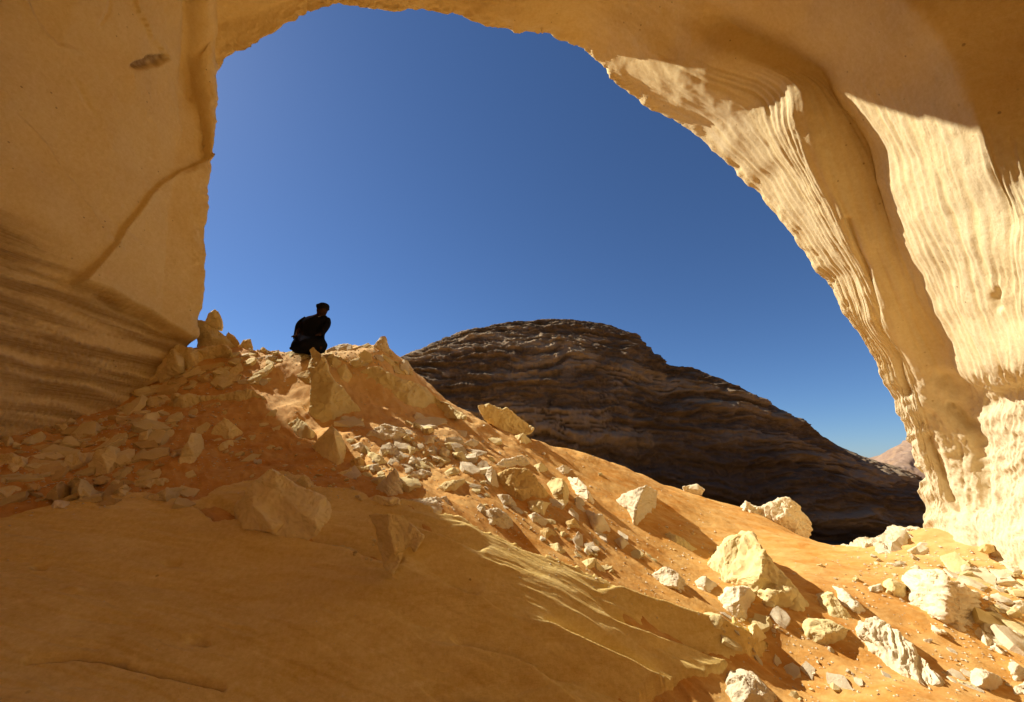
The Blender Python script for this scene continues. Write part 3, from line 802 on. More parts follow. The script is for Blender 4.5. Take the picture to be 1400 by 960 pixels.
def traced_rock(name, label, outline, mat='t', front=None, thick=0.75, lean=0.35, rough=1.0, ribs=0.0, ribdir=(0, 0, 1), Y=None, sink=0.07, cat='rock', group=None, facets=4, bulge=0.16):
    rnd = random.Random(hash((outline[0], outline[-1], len(outline))) & 0xffff)
    O = np.array(outline, float)
    area = np.sum(O[:, 0] * np.roll(O[:, 1], -1) - np.roll(O[:, 0], -1) * O[:, 1])
    if area < 0: O = O[::-1]
    n = len(O)
    wpx, hpx_ = np.ptp(O[:, 0]), np.ptp(O[:, 1])
    size_px = max(wpx, hpx_)
    iL, iR = int(np.argmin(O[:, 0])), int(np.argmax(O[:, 0]))
    # picture y runs down: with positive area the order is clockwise on screen, so right->left runs along the bottom
    low_ = []
    i = iR
    while True:
        low_.append(i)
        if i == iL: break
        i = (i + 1) % n
    bpt = max(low_, key=lambda i: O[i, 1])
    if Y is None:
        g = hit(*O[bpt])
        yy = 0
        while g is None and yy < 30:
            yy += 2
            g = hit(O[bpt, 0], O[bpt, 1] + yy)
        Y0 = float(np.median([q[1] for q in (hit(*O[i]) for i in low_) if q is not None] or [g[1]]))
    else:
        Y0 = Y * YS
    mpp = Y0 / F_PX
    size = size_px * mpp
    cx, cy, cY = [], [], []
    for i in low_:
        if Y is None:
            g = hit(*O[i])
            y_ = g[1] if g is not None else Y0
        else:
            y_ = Y0
        y_ = min(max(y_, Y0 - 0.9 * size), Y0 + 0.9 * size)
        cx.append(O[i, 0]); cy.append(O[i, 1]); cY.append(y_)
    o_ = np.argsort(cx)
    cx, cy, cY = np.array(cx)[o_], np.array(cy)[o_], np.array(cY)[o_]
    def depth(px, py):
        return np.interp(px, cx, cY) + lean * (np.interp(px, cx, cy) - py) * mpp
    pts2, dep = [tuple(p) for p in O], [depth(*p) for p in O]
    # edge midpoints nudged so outlines are not ruler straight
    pts2b, depb = [], []
    for i in range(n):
        pts2b.append(pts2[i]); depb.append(dep[i])
        a, b = O[i], O[(i + 1) % n]
        L = np.hypot(*(b - a))
        if L > 9:
            nrm = np.array((b[1] - a[1], a[0] - b[0])) / L
            q = a + (b - a) * rnd.uniform(.35, .65) + nrm * rnd.uniform(-.05, .05) * L
            pts2b.append(tuple(q)); depb.append(depth(*q) + rnd.uniform(-.018, .018) * size)
    m = len(pts2b)
    inner, dinn = [], []
    cen = O.mean(0)
    if front is None:
        front = [(cen[0] + rnd.uniform(-.18, .18) * wpx, cen[1] + rnd.uniform(-.15, .2) * hpx_, -bulge)]
    for px, py, dd in front:
        inner.append((px, py)); dinn.append(depth(px, py) + dd * size)
    for _ in range(facets):
        k = rnd.randrange(m)
        t = rnd.uniform(.3, .75)
        q = np.array(pts2b[k]) * (1 - t) + cen * t
        if sdist(np.array([q[0]]), np.array([q[1]]), O)[0] > 0.06 * size_px:
            inner.append(tuple(q)); dinn.append(depth(*q) - bulge * size * rnd.uniform(.2, .8))
    vin = [Vector(p) for p in pts2b] + [Vector(p) for p in inner]
    r = delaunay_2d_cdt(vin, [], [list(range(m))], 1, 1e-4)
    v2, tris, orig = r[0], r[2], r[3]
    d3 = []
    alld = depb + dinn
    for v, oo in zip(v2, orig):
        d3.append(alld[oo[0]] if oo else depth(v[0], v[1]))
    nf = len(v2)
    FV = np.array([pt(v[0], v[1], d) for v, d in zip(v2, d3)])
    c3 = FV.mean(0)
    BV = np.zeros_like(FV)
    for k in range(nf):
        q = (np.array(v2[k]) - cen) * 0.82 + cen
        b = pt(q[0], q[1], d3[k])
        j = rnd.uniform(.8, 1.15)
        dirb = np.array((b[0] / b[1] * .6, 1.0, 0.0))
        BV[k] = b + dirb * thick * size * j * (0.75 if k < m else 1.0)
        BV[k][2] -= 0.12 * thick * size
    # bottom edge goes into the ground
    lows = set(low_)
    T = [tuple(t) for t in tris if len(t) == 3]
    # orient to the eye
    TT = []
    for a, b, c in T:
        nn_ = np.cross(FV[b] - FV[a], FV[c] - FV[a])
        if nn_ @ (eye - FV[a]) < 0: a, b, c = a, c, b
        TT.append((a, b, c))
    cnt = {}
    for a, b, c in TT:
        for x, y in ((a, b), (b, c), (c, a)): cnt[(x, y)] = 1
    full = list(TT) + [(a + nf, c + nf, b + nf) for a, b, c in TT]
    for (x, y) in cnt:
        if (y, x) not in cnt:
            full += [(y, x, x + nf), (y, x + nf, y + nf)]
    V = np.vstack([FV, BV])
    Tn = np.array(full)
    lev = 4 if size_px > 46 else 3 if size_px > 18 else 2
    for _ in range(lev): V, Tn = subdivide(V, Tn)
    for _ in range(2 if lev > 2 else 1):          # worn edges
        acc = np.zeros_like(V); cn = np.zeros(len(V))
        for i_, j_ in ((0, 1), (1, 2), (2, 0)):
            np.add.at(acc, Tn[:, i_], V[Tn[:, j_]]); np.add.at(cn, Tn[:, i_], 1)
        V = V * .45 + acc / cn[:, None] * .55
    nv = vnormals(V, Tn)
    sc = 1.0 / size
    off = rnd.uniform(0, 90)
    d1 = fbm(V * sc * 2.6 + off, 5, 0.6) * 0.030 * rough
    d2 = fbm(V * sc * 11 + off, 3, 0.6, ridged=True) * 0.013 * rough
    dd = d1 + d2
    if ribs:
        rdv = np.array(ribdir, float); rdv /= np.linalg.norm(rdv)
        s_ = V @ rdv * sc
        q = np.stack([s_ * 13 + 0.9 * noise(V * sc * 2.5 + off), noise(V * sc * 2 + 3) * 1.2, s_ * 0 + off], -1)
        dd = dd + ribs * 0.026 * fbm(q, 3, .55, ridged=True)
    V = V + nv * (dd * size)[:, None]
    jit = np.stack([noise(V * sc * 6 + 3 + off), noise(V * sc * 6 + 33 + off), noise(V * sc * 6 + 63 + off)], -1)
    V = V + jit * 0.012 * size * rough
    o3 = np.array((c3[0], c3[1], V[:, 2].min()))
    V[:, 2] -= sink * size
    o3 = np.array((V[:, 0].mean(), V[:, 1].mean(), V[:, 2].min()))
    ob = mesh_obj(name, V - o3, Tn, MATS[mat], sharp=30)
    ob.location = o3
    return tag(ob, label, cat, group)

ROCKS = [
 # --- crest and left corner
 ('boulder', 'large two-faced boulder leaning on the foot of the left wall', [(246, 462), (270, 471), (306, 464), (317, 471), (300, 484), (274, 499), (246, 510), (231, 518), (206, 520), (211, 501), (221, 479), (229, 471)], dict(mat='t', front=[(246, 490, -.22), (262, 478, -.1)], bulge=.1)),
 ('boulder', 'cracked block at the left end of the crest against the wall edge', [(270, 434), (281, 435), (294, 445), (309, 456), (322, 470), (306, 474), (269, 474)], dict(mat='t', Y=13.5, front=[(290, 458, -.2)], thick=.6)),
 ('boulder', 'rounded knob of rock standing highest at the left of the crest', [(282, 434), (285, 426), (294, 421), (300, 425), (304, 436), (304, 448), (291, 446), (281, 440)], dict(mat='t', Y=13.8, lean=.1)),
 ('rock', 'small dark jagged rock on the crest beside the cracked block', [(308, 462), (312, 452), (320, 457), (328, 468), (322, 473)], dict(mat='b', Y=13.7)),
 ('rock', 'blocky rock on the crest between the knob and the seated person', [(326, 474), (332, 463), (343, 462), (346, 473), (339, 478)], dict(mat='t', Y=13.7)),
 ('flat_rock', 'flat rock under the seated person', [(378, 487), (392, 478), (415, 476), (424, 484), (414, 490), (394, 490)], dict(mat='t', Y=13.65, lean=.9)),
 ('flat_rock', 'long curved slab casting a black shadow below the shaded crest', [(239, 529), (251, 531), (276, 531), (300, 530), (326, 524), (347, 522), (362, 528), (377, 537), (394, 548), (392, 553), (364, 551), (317, 547), (300, 548), (276, 550), (264, 556), (242, 561), (238, 546)], dict(mat='t', bulge=.03, thick=.3, lean=.2, facets=0)),
 ('rock', 'tilted triangular facet above the long curved slab', [(299, 521), (317, 501), (330, 494), (336, 507), (310, 520)], dict(mat='t', bulge=.08, lean=.8)),
 ('standing_rock', 'tall pointed standing blade of rock just below the seated person', [(424, 472), (429, 467), (437, 474), (446, 485), (449, 499), (458, 515), (476, 531), (488, 547), (497, 561), (495, 563), (460, 573), (429, 578), (421, 568), (420, 561), (425, 538), (427, 518), (425, 495)], dict(mat='t', bulge=.03, thick=.22, lean=.15, facets=1, front=[(450, 545, -.06)])),
 ('rock', 'brown wedge tucked behind the left edge of the standing blade', [(404, 511), (424, 501), (432, 508), (431, 527), (414, 521)], dict(mat='b')),
 ('boulder', 'pyramid-shaped boulder in front of the standing blade', [(454, 575), (462, 585), (476, 610), (470, 630), (460, 635), (435, 626), (425, 609), (440, 591)], dict(mat='t', front=[(458, 590, -.16), (466, 626, -.12)], bulge=.1, facets=0)),
 ('flat_rock', 'sunlit slab lying left of the pyramid boulder', [(392, 577), (407, 567), (415, 572), (435, 592), (424, 606), (405, 594)], dict(mat='t', bulge=.07)),
 ('flat_rock', 'broad tan slab set in the slope right of the crest', [(479, 508), (492, 499), (518, 492), (545, 506), (577, 516), (609, 537), (639, 560), (600, 560), (559, 556), (522, 545), (501, 531), (490, 524)], dict(mat='t', front=[(503, 528, -.02), (500, 503, .0), (560, 535, -.03)], bulge=.04, thick=.3, lean=.5, facets=2)),
 ('rock', 'pale pinnacle at the right end of the crest', [(510, 470), (520, 458), (527, 457), (530, 466), (538, 484), (527, 487), (512, 480)], dict(mat='p', Y=14.2, lean=.2)),
 ('flat_rock', 'pale slab on the crest just right of the seated person', [(446, 476), (465, 468), (481, 468), (484, 479), (472, 490), (449, 486)], dict(mat='p', Y=14.0, lean=.6)),
 ('flat_rock', 'brown slab on the crest next to the pale pinnacle', [(483, 474), (504, 467), (512, 474), (508, 485), (488, 486)], dict(mat='t', Y=14.1, lean=.6)),
 ('rock', 'shaded rock right of the tip of the standing blade', [(458, 504), (472, 495), (483, 513), (479, 524), (465, 518)], dict(mat='t')),
 ('rock', 'cracked lump between the blade and the broad tan slab', [(446, 490), (458, 486), (470, 494), (462, 503), (450, 500)], dict(mat='t')),
 ('flat_rock', 'tan slab standing on the skyline before the dark hill', [(654, 550), (668, 548), (687, 556), (692, 553), (714, 567), (729, 580), (725, 588), (714, 591), (687, 585), (662, 569)], dict(mat='t', bulge=.05, thick=.3)),
 # --- sunlit middle
 ('rock', 'layered cream mound below the broad tan slab', [(498, 593), (512, 581), (525, 575), (553, 584), (563, 594), (539, 604), (501, 598)], dict(mat='p', ribs=1.2, ribdir=(0.2, .1, 1), lean=.8)),
 ('rock', 'small flat-topped cream rock right of the layered mound', [(575, 594), (598, 593), (594, 606), (579, 607)], dict(mat='p')),
 ('rock', 'squarish tan rock upslope of the brown boulder', [(618, 617), (632, 615), (643, 632), (622, 635)], dict(mat='t')),
 ('rock', 'white ribbed upright rock at the edge of shade and sun', [(512, 667), (522, 655), (541, 637), (546, 650), (553, 668), (551, 678), (530, 677)], dict(mat='p', ribs=1.5, ribdir=(.6, 0, .8))),
 ('flat_rock', 'brown lip of rock beneath the white ribbed upright rock', [(493, 683), (515, 672), (545, 676), (554, 683), (551, 690), (520, 690)], dict(mat='t')),
 ('flat_rock', 'flat white slab at the top of the streaked ledge', [(553, 679), (577, 675), (610, 673), (623, 694), (623, 705), (591, 699), (567, 690)], dict(mat='p', lean=.9, bulge=.06)),
 ('flat_rock', 'curved brown slab above the flat white slab', [(592, 667), (608, 656), (635, 651), (637, 660), (622, 671), (604, 671)], dict(mat='t', lean=.5)),
 ('boulder', 'big brown boulder in the middle of the sunlit rubble', [(673, 644), (697, 636), (721, 634), (735, 649), (752, 673), (750, 684), (735, 682), (716, 684), (697, 675), (680, 666)], dict(mat='b', front=[(705, 664, -.12), (728, 660, -.08)], bulge=.1)),
 ('rock', 'tan toe of rock at the lower end of the big brown boulder', [(716, 682), (735, 680), (757, 685), (745, 705), (725, 697)], dict(mat='t')),
 ('rock', 'rough white rock capping the big brown boulder', [(664, 638), (690, 623), (715, 618), (724, 630), (697, 637), (672, 646)], dict(mat='p', ribs=.8, lean=.7)),
 ('rock', 'white chipped rock against the left flank of the brown boulder', [(662, 651), (668, 638), (677, 640), (683, 665), (670, 662)], dict(mat='p', ribs=.8)),
 ('rock', 'white rounded ribbed rock under the left end of the brown boulder', [(659, 697), (668, 692), (680, 692), (697, 703), (705, 718), (683, 721), (666, 716)], dict(mat='p', ribs=1.4, ribdir=(.5, .2, .8))),
 ('rock', 'cream wedge between brown boulder and rounded ribbed rock', [(677, 673), (697, 674), (709, 694), (687, 689)], dict(mat='p')),
 ('rock', 'oval pale stone right of the rounded ribbed rock', [(720, 702), (732, 698), (753, 711), (745, 719), (728, 714)], dict(mat='p')),
 ('boulder', 'upright column-like rock right of the brown boulder', [(745, 660), (756, 649), (769, 651), (778, 663), (779, 687), (769, 693), (756, 677)], dict(mat='t', lean=.2)),
 ('rock', 'slanting ribbed cream rock right of the upright column rock', [(776, 649), (790, 649), (814, 684), (807, 692), (787, 675)], dict(mat='p', ribs=1.0)),
 ('rock', 'crumbling pale rock below the slanting ribbed rock', [(799, 694), (824, 701), (836, 728), (811, 726), (799, 708)], dict(mat='p', ribs=1.0)),
 ('boulder', 'pale boulder with a long shadow on the open sand', [(837, 682), (855, 670), (883, 658), (898, 667), (897, 691), (885, 723), (866, 716), (859, 698)], dict(mat='p', front=[(872, 680, -.1), (866, 702, -.15)], ribs=.5)),
 ('flat_rock', 'thin tan plate lying in the shadow of the pale boulder', [(903, 727), (915, 723), (938, 735), (960, 751), (955, 760), (920, 746)], dict(mat='t', lean=.8, bulge=.04, thick=.4)),
 ('rock', 'rough half-buried rock upslope of the long ledge edge', [(886, 784), (910, 770), (928, 779), (938, 797), (933, 809), (910, 800)], dict(mat='p', ribs=.7)),
 ('rock', 'small tan stone on the upper rim of the streaked ledge', [(745, 742), (763, 740), (774, 752), (766, 757)], dict(mat='t')),
 ('rock', 'flat rock wedged at the end of the crumbling rubble strip', [(787, 764), (814, 759), (832, 783), (804, 779)], dict(mat='t', lean=.7)),
 ('rock', 'brown block in the shaded rubble below the crumbling rock', [(770, 712), (785, 706), (797, 722), (784, 730)], dict(mat='b')),
 ('rock', 'low brown slab left of the slanting skyline slab', [(700, 594), (716, 590), (728, 603), (712, 608)], dict(mat='t')),
 ('rock', 'curled flake left of centre below the layered cream mound', [(520, 610), (533, 602), (547, 610), (536, 619)], dict(mat='p')),
 ('rock', 'dark-topped slab at the right of the curled flake', [(549, 613), (560, 607), (576, 613), (562, 624)], dict(mat='t', lean=.7)),
 ('rock', 'rounded white lump beside the squarish tan rock', [(598, 615), (606, 609), (615, 615), (613, 628), (601, 629)], dict(mat='p')),
 ('rock', 'rounded white lump left of its slightly larger twin', [(584, 614), (592, 606), (599, 612), (598, 622), (587, 623)], dict(mat='p')),
 ('rock', 'sunlit chip just right of the pyramid boulder top', [(478, 608), (492, 602), (506, 611), (492, 619)], dict(mat='p')),
 ('rock', 'low cream slab between the mound and the curved brown slab', [(556, 646), (578, 638), (594, 646), (574, 655)], dict(mat='p', lean=.7)),
 ('rock', 'small tan slab upslope of the curved brown slab', [(604, 646), (620, 636), (632, 645), (614, 652)], dict(mat='t', lean=.6)),
 ('rock', 'pale chip upslope of the rough white cap rock', [(632, 606), (644, 598), (656, 602), (648, 612)], dict(mat='p')),
 ('rock', 'tan splinter right of the rough white cap rock', [(728, 636), (740, 630), (750, 640), (738, 647)], dict(mat='t')),
 ('rock', 'cream shard upslope of the slanting ribbed rock', [(758, 640), (770, 633), (784, 642), (770, 649)], dict(mat='p')),
 ('rock', 'brown shard among the stones below the oval pale stone', [(735, 724), (750, 718), (764, 730), (748, 738)], dict(mat='b')),
 ('rock', 'pale wedge in the strip right of the crumbling pale rock', [(838, 738), (850, 731), (862, 744), (850, 752)], dict(mat='p')),
 # --- shaded middle left
 ('flat_rock', 'leaf-shaped slab hanging point down over the ledge', [(504, 704), (552, 704), (567, 720), (579, 732), (567, 754), (560, 746), (547, 765), (536, 786), (525, 772), (515, 740)], dict(mat='t', front=[(532, 725, -.08), (540, 752, -.10)], lean=-.25, thick=.28, bulge=.06, Y=6.9, sink=0.0, facets=1)),
 ('boulder', 'great shaded block sitting on the foreground ledge', [(371, 640), (390, 652), (430, 672), (452, 692), (450, 715), (440, 730), (422, 740), (375, 732), (335, 724), (325, 707), (322, 692), (340, 667), (360, 647)], dict(mat='t', front=[(372, 722, -.10), (345, 690, -.10), (410, 700, -.10), (430, 712, -.12)], lean=.5, bulge=.06, sink=0.0)),
 ('flat_rock', 'low shaded slab between the great block and the leaf-shaped slab', [(442, 737), (462, 720), (500, 718), (507, 740), (500, 758), (475, 752)], dict(mat='t', lean=.9, bulge=.04)),
 ('boulder', 'angular shaded boulder right of the tall egg-shaped one', [(287, 596), (290, 585), (307, 567), (322, 577), (334, 592), (322, 598), (310, 600)], dict(mat='t')),
 ('boulder', 'tall egg-shaped shaded boulder in the red sand', [(243, 632), (250, 610), (262, 588), (275, 590), (279, 615), (267, 632), (253, 639)], dict(mat='t', lean=.3)),
 ('rock', 'squarish stone below the angular shaded boulder', [(295, 611), (305, 602), (318, 599), (320, 612), (300, 617)], dict(mat='t')),
 ('rock', 'small stone propped against the top corner of the great block', [(403, 657), (415, 646), (423, 652), (431, 668), (417, 666)], dict(mat='t')),
 ('flat_rock', 'long shaded plank of rock right of the pyramid boulder', [(452, 647), (485, 632), (507, 632), (511, 641), (482, 648), (457, 652)], dict(mat='t', lean=.6)),
 ('rock', 'tan block above the long shaded plank of rock', [(499, 613), (520, 619), (536, 632), (520, 638), (502, 622)], dict(mat='t')),
 ('flat_rock', 'flat double slab upslope of the great block', [(282, 643), (320, 634), (352, 637), (353, 646), (325, 658), (305, 656)], dict(mat='t', lean=1.2, bulge=.04)),
 ('rock', 'small brown rock at the foot of the pyramid boulder', [(480, 640), (478, 630), (490, 622), (500, 628), (498, 636)], dict(mat='b')),
 # --- shaded rubble at far left
 ('boulder', 'shaded boulder with two flat faces in the left rubble', [(120, 647), (121, 632), (133, 613), (150, 606), (163, 609), (167, 626), (167, 641), (150, 648)], dict(mat='t', front=[(140, 620, -.1), (160, 625, -.12)])),
 ('boulder', 'slanting slab-like boulder left of the two-faced shaded one', [(84, 640), (92, 619), (107, 614), (129, 614), (132, 621), (120, 635), (99, 641)], dict(mat='t')),
 ('flat_rock', 'long tilted slab near the base of the left wall', [(116, 606), (137, 596), (167, 584), (179, 587), (169, 601), (150, 606)], dict(mat='t', lean=.8)),
 ('rock', 'hooked dark-edged rock at far left below the wall', [(29, 610), (32, 598), (57, 587), (66, 598), (60, 604), (43, 606)], dict(mat='t')),
 ('flat_rock', 'thin lying slab under the hooked rock', [(41, 623), (54, 615), (90, 608), (94, 613), (71, 622)], dict(mat='t', lean=.9)),
 ('boulder', 'big shaded slab cut by the left edge of the picture', [(-14, 618), (19, 616), (43, 624), (41, 637), (21, 648), (-14, 660)], dict(mat='t', lean=.6)),
 ('flat_rock', 'lower slab at the left edge above the ledge', [(-14, 668), (21, 660), (33, 667), (15, 680), (-14, 690)], dict(mat='t', lean=.6)),
 ('flat_rock', 'dark brown splinter between the two slabs at the left edge', [(24, 656), (54, 658), (62, 671), (45, 671)], dict(mat='b', lean=.6)),
 ('rock', 'pointed rock standing left of the broken wide slab', [(63, 678), (72, 666), (84, 654), (94, 664), (99, 678), (81, 683)], dict(mat='t')),
 ('flat_rock', 'broken wide slab with a pointed right end on the ledge rim', [(92, 656), (107, 646), (120, 660), (131, 668), (150, 668), (129, 679), (105, 687), (96, 675)], dict(mat='t')),
 ('rock', 'small pale triangular stone lying on the ledge rim', [(70, 690), (75, 681), (100, 684), (94, 691), (71, 697)], dict(mat='p')),
 ('flat_rock', 'narrow bar of rock lying level on the red sand', [(177, 655), (214, 651), (239, 650), (238, 659), (210, 664), (186, 667)], dict(mat='t', lean=.5)),
 ('rock', 'rounded stone left of the winged slab', [(154, 671), (171, 660), (180, 666), (174, 677), (161, 678)], dict(mat='t')),
 ('flat_rock', 'winged slab with a raised middle ridge on the ledge rim', [(178, 676), (214, 669), (228, 660), (249, 662), (262, 662), (252, 671), (255, 682), (231, 686), (193, 682)], dict(mat='t', front=[(228, 672, -.12)])),
 ('rock', 'small upright stone above the red sand hollow', [(188, 603), (191, 591), (208, 582), (211, 591), (201, 602)], dict(mat='t')),
 ('rock', 'small pale flake beside the upright stone', [(207, 599), (221, 592), (235, 594), (227, 601)], dict(mat='p')),
 ('flat_rock', 'lowest thin layered slab along the wall base', [(84, 583), (120, 572), (150, 564), (161, 568), (129, 578)], dict(mat='t', lean=.8, ribs=.8)),
 ('flat_rock', 'upper thin layered slab along the wall base', [(154, 559), (189, 543), (203, 543), (190, 553), (163, 565)], dict(mat='t', lean=.8, ribs=.8)),
 ('rock', 'dark mound of rock near the left wall foot', [(90, 606), (92, 594), (103, 590), (117, 604), (104, 609)], dict(mat='b')),
 ('rock', 'cut-off rock at the left edge below the dark sand', [(-12, 598), (14, 593), (24, 606), (13, 614), (-12, 614)], dict(mat='t')),
 ('flat_rock', 'slab leaning upslope between wall base and curved slab', [(180, 580), (200, 563), (224, 557), (221, 572), (198, 586)], dict(mat='t', lean=.7)),
 ('flat_rock', 'flat shaded slab left of the long curved slab', [(186, 556), (202, 541), (226, 536), (238, 545), (222, 556)], dict(mat='t', lean=.8)),
 # --- right-hand slope
 ('boulder', 'largest rough boulder on the right-hand sand slope', [(950, 771), (969, 754), (998, 723), (1023, 713), (1044, 734), (1064, 767), (1106, 808), (1114, 835), (1085, 839), (1035, 827), (1031, 810), (986, 796)], dict(mat='t', front=[(1012, 722, .0), (1035, 772, -.10), (1052, 800, -.12), (995, 778, -.05)], lean=.5, bulge=.06, rough=1.3)),
 ('boulder', 'rounded pale boulder before the largest rough boulder', [(979, 816), (998, 798), (1027, 798), (1036, 812), (1024, 842), (1002, 842), (984, 828)], dict(mat='p', lean=.3)),
 ('rock', 'small pale rock left of the rounded pale boulder', [(948, 792), (965, 785), (984, 798), (977, 809), (957, 806)], dict(mat='p')),
 ('rock', 'long tan stone on the rim of the ledge tip', [(955, 840), (986, 837), (1000, 848), (998, 863), (977, 858), (961, 849)], dict(mat='t')),
 ('rock', 'egg-shaped stone standing in the dark hollow', [(1023, 855), (1034, 850), (1049, 870), (1036, 876), (1025, 868)], dict(mat='t')),
 ('rock', 'small block behind the egg-shaped stone', [(1040, 846), (1052, 841), (1061, 857), (1046, 862)], dict(mat='t')),
 ('boulder', 'broken brown boulder under the largest rough boulder', [(1085, 842), (1135, 841), (1177, 857), (1160, 863), (1156, 876), (1118, 878), (1098, 868)], dict(mat='t')),
 ('flat_rock', 'shaded plate leaning between the largest boulder and the fin', [(1110, 814), (1139, 804), (1164, 837), (1177, 856), (1127, 845)], dict(mat='t', lean=.5, bulge=.03)),
 ('flat_rock', 'narrow upper tip of the long white fin', [(1135, 797), (1151, 800), (1187, 833), (1174, 843), (1151, 827)], dict(mat='p', ribs=.6)),
 ('flat_rock', 'long fin of rock with white ribbed top and shaded side', [(1168, 842), (1197, 836), (1226, 857), (1251, 879), (1280, 912), (1291, 947), (1267, 941), (1234, 923), (1201, 898), (1172, 876)], dict(mat='p', front=[(1176, 852, -.12), (1204, 874, -.12), (1238, 906, -.12), (1270, 928, -.10)], ribs=1.3, ribdir=(.8, -.6, 0), bulge=.03, lean=.6, thick=.3, facets=0)),
 ('boulder', 'white ribbed boulder with one shaded flank at right', [(1238, 823), (1245, 787), (1259, 775), (1288, 773), (1300, 787), (1334, 804), (1338, 829), (1323, 856), (1309, 862), (1280, 843)], dict(mat='p', front=[(1293, 800, -.12), (1288, 830, -.14)], ribs=1.5, ribdir=(.15, .1, 1))),
 ('flat_rock', 'low ribbed rail of rock below the white ribbed boulder', [(1245, 840), (1267, 843), (1330, 879), (1325, 889), (1280, 862)], dict(mat='p', ribs=1.0, ribdir=(.8, -.5, 0), lean=.5)),
 ('rock', 'smooth white stone at the lower right', [(1321, 919), (1342, 912), (1367, 920), (1374, 934), (1346, 942), (1327, 936)], dict(mat='p', rough=.7)),
 ('rock', 'white stone cut by the right edge above the lower right corner', [(1375, 908), (1392, 904), (1412, 918), (1412, 938), (1385, 931)], dict(mat='p')),
 ('rock', 'white stone in the lower right corner', [(1373, 941), (1412, 932), (1412, 966), (1377, 952)], dict(mat='p')),
 ('rock', 'broken pale rocks at the bottom under the ledge tip', [(984, 924), (1002, 916), (1019, 914), (1040, 924), (1062, 947), (1056, 972), (1002, 972), (986, 940)], dict(mat='p')),
 ('rock', 'small white stone left of the tan block near the ribbed boulder', [(1185, 801), (1205, 796), (1208, 809), (1189, 809)], dict(mat='p')),
 ('rock', 'tan block uphill of the white ribbed boulder', [(1205, 800), (1218, 787), (1243, 800), (1238, 818), (1209, 810)], dict(mat='t')),
 ('boulder', 'cream knobbly outcrop on the right skyline of the sand', [(1011, 684), (1017, 665), (1040, 676), (1056, 667), (1073, 659), (1091, 669), (1102, 692), (1103, 722), (1085, 716), (1044, 700)], dict(mat='p', rough=1.6, ribs=.5, Y=16.0, thick=.6, sink=.2)),
 ('rock', 'small cream rock on the skyline left of the knobbly outcrop', [(932, 663), (953, 658), (964, 667), (960, 676), (940, 674)], dict(mat='p', Y=16.9)),
 ('boulder', 'rugged white outcrop at the foot of the arch', [(1143, 743), (1176, 729), (1205, 727), (1234, 711), (1255, 708), (1272, 721), (1313, 756), (1309, 770), (1255, 762), (1209, 760), (1172, 755)], dict(mat='p', rough=1.6, lean=.8, Y=12.6, ribs=.5, thick=.4, facets=6)),
 ('flat_rock', 'smooth white slab in front of the rugged outcrop', [(1243, 748), (1259, 736), (1280, 742), (1306, 767), (1300, 775), (1251, 761)], dict(mat='p', lean=.9, rough=.6, Y=11.9)),
 ('rock', 'small brown stone lying at the foot of the right leg', [(1339, 752), (1346, 742), (1359, 743), (1360, 752), (1350, 756)], dict(mat='b', Y=11.3)),
 ('flat_rock', 'long white slab leading to the right edge below the arch', [(1354, 754), (1380, 762), (1412, 776), (1412, 790), (1380, 778), (1358, 768)], dict(mat='p', lean=.7)),
 ('flat_rock', 'pale plate at the right edge beside the ribbed boulder', [(1377, 823), (1395, 818), (1412, 822), (1412, 840), (1388, 840)], dict(mat='p', lean=.7)),
 ('rock', 'jagged cream rock right below the white ribbed boulder', [(1325, 858), (1340, 855), (1372, 884), (1378, 895), (1350, 884)], dict(mat='p')),
]
for name, label, outline, kw in ROCKS:
    traced_rock(name, label, outline, **kw)

# ------------------------------------------------------------------ scattered stones
def stone_mesh(seed, mat, flat):
    r = random.Random(seed)
    bm = bmesh.new()
    for _ in range(13):
        v = Vector((r.gauss(0, 1), r.gauss(0, 1), r.gauss(0, 1))).normalized()
        bm.verts.new((v.x * r.uniform(.75, 1.1), v.y * r.uniform(.6, .9), v.z * flat * r.uniform(.8, 1.1)))
    res = bmesh.ops.convex_hull(bm, input=bm.verts)
    bmesh.ops.delete(bm, geom=[g for g in res['geom_interior'] if isinstance(g, bmesh.types.BMVert)], context='VERTS')
    bmesh.ops.triangulate(bm, faces=bm.faces)
    bmesh.ops.recalc_face_normals(bm, faces=bm.faces)
    bm.verts.index_update()
    V = np.array([v.co[:] for v in bm.verts]); T = np.array([[v.index for v in f.verts] for f in bm.faces])
    bm.free()
    for _ in range(2): V, T = subdivide(V, T)
    nv = vnormals(V, T)
    V = V + nv * (0.11 * fbm(V * 1.6 + seed * 3.7, 3) + 0.04 * fbm(V * 5 + seed, 2))[:, None]
    V[:, 2] += 0.22 * flat
    me = bpy.data.meshes.new('stone')
    me.from_pydata(V.tolist(), [], T.tolist())
    me.polygons.foreach_set('use_smooth', np.ones(len(T), bool))
    me.set_sharp_from_angle(angle=math.radians(36))
    me.materials.append(mat)
    return me
PROTO = {k: [stone_mesh(i * 7 + j, MATS[k], f) for i, f in enumerate((.35, .5, .6, .8, .45, .7))] for j, k in enumerate('tpb')}

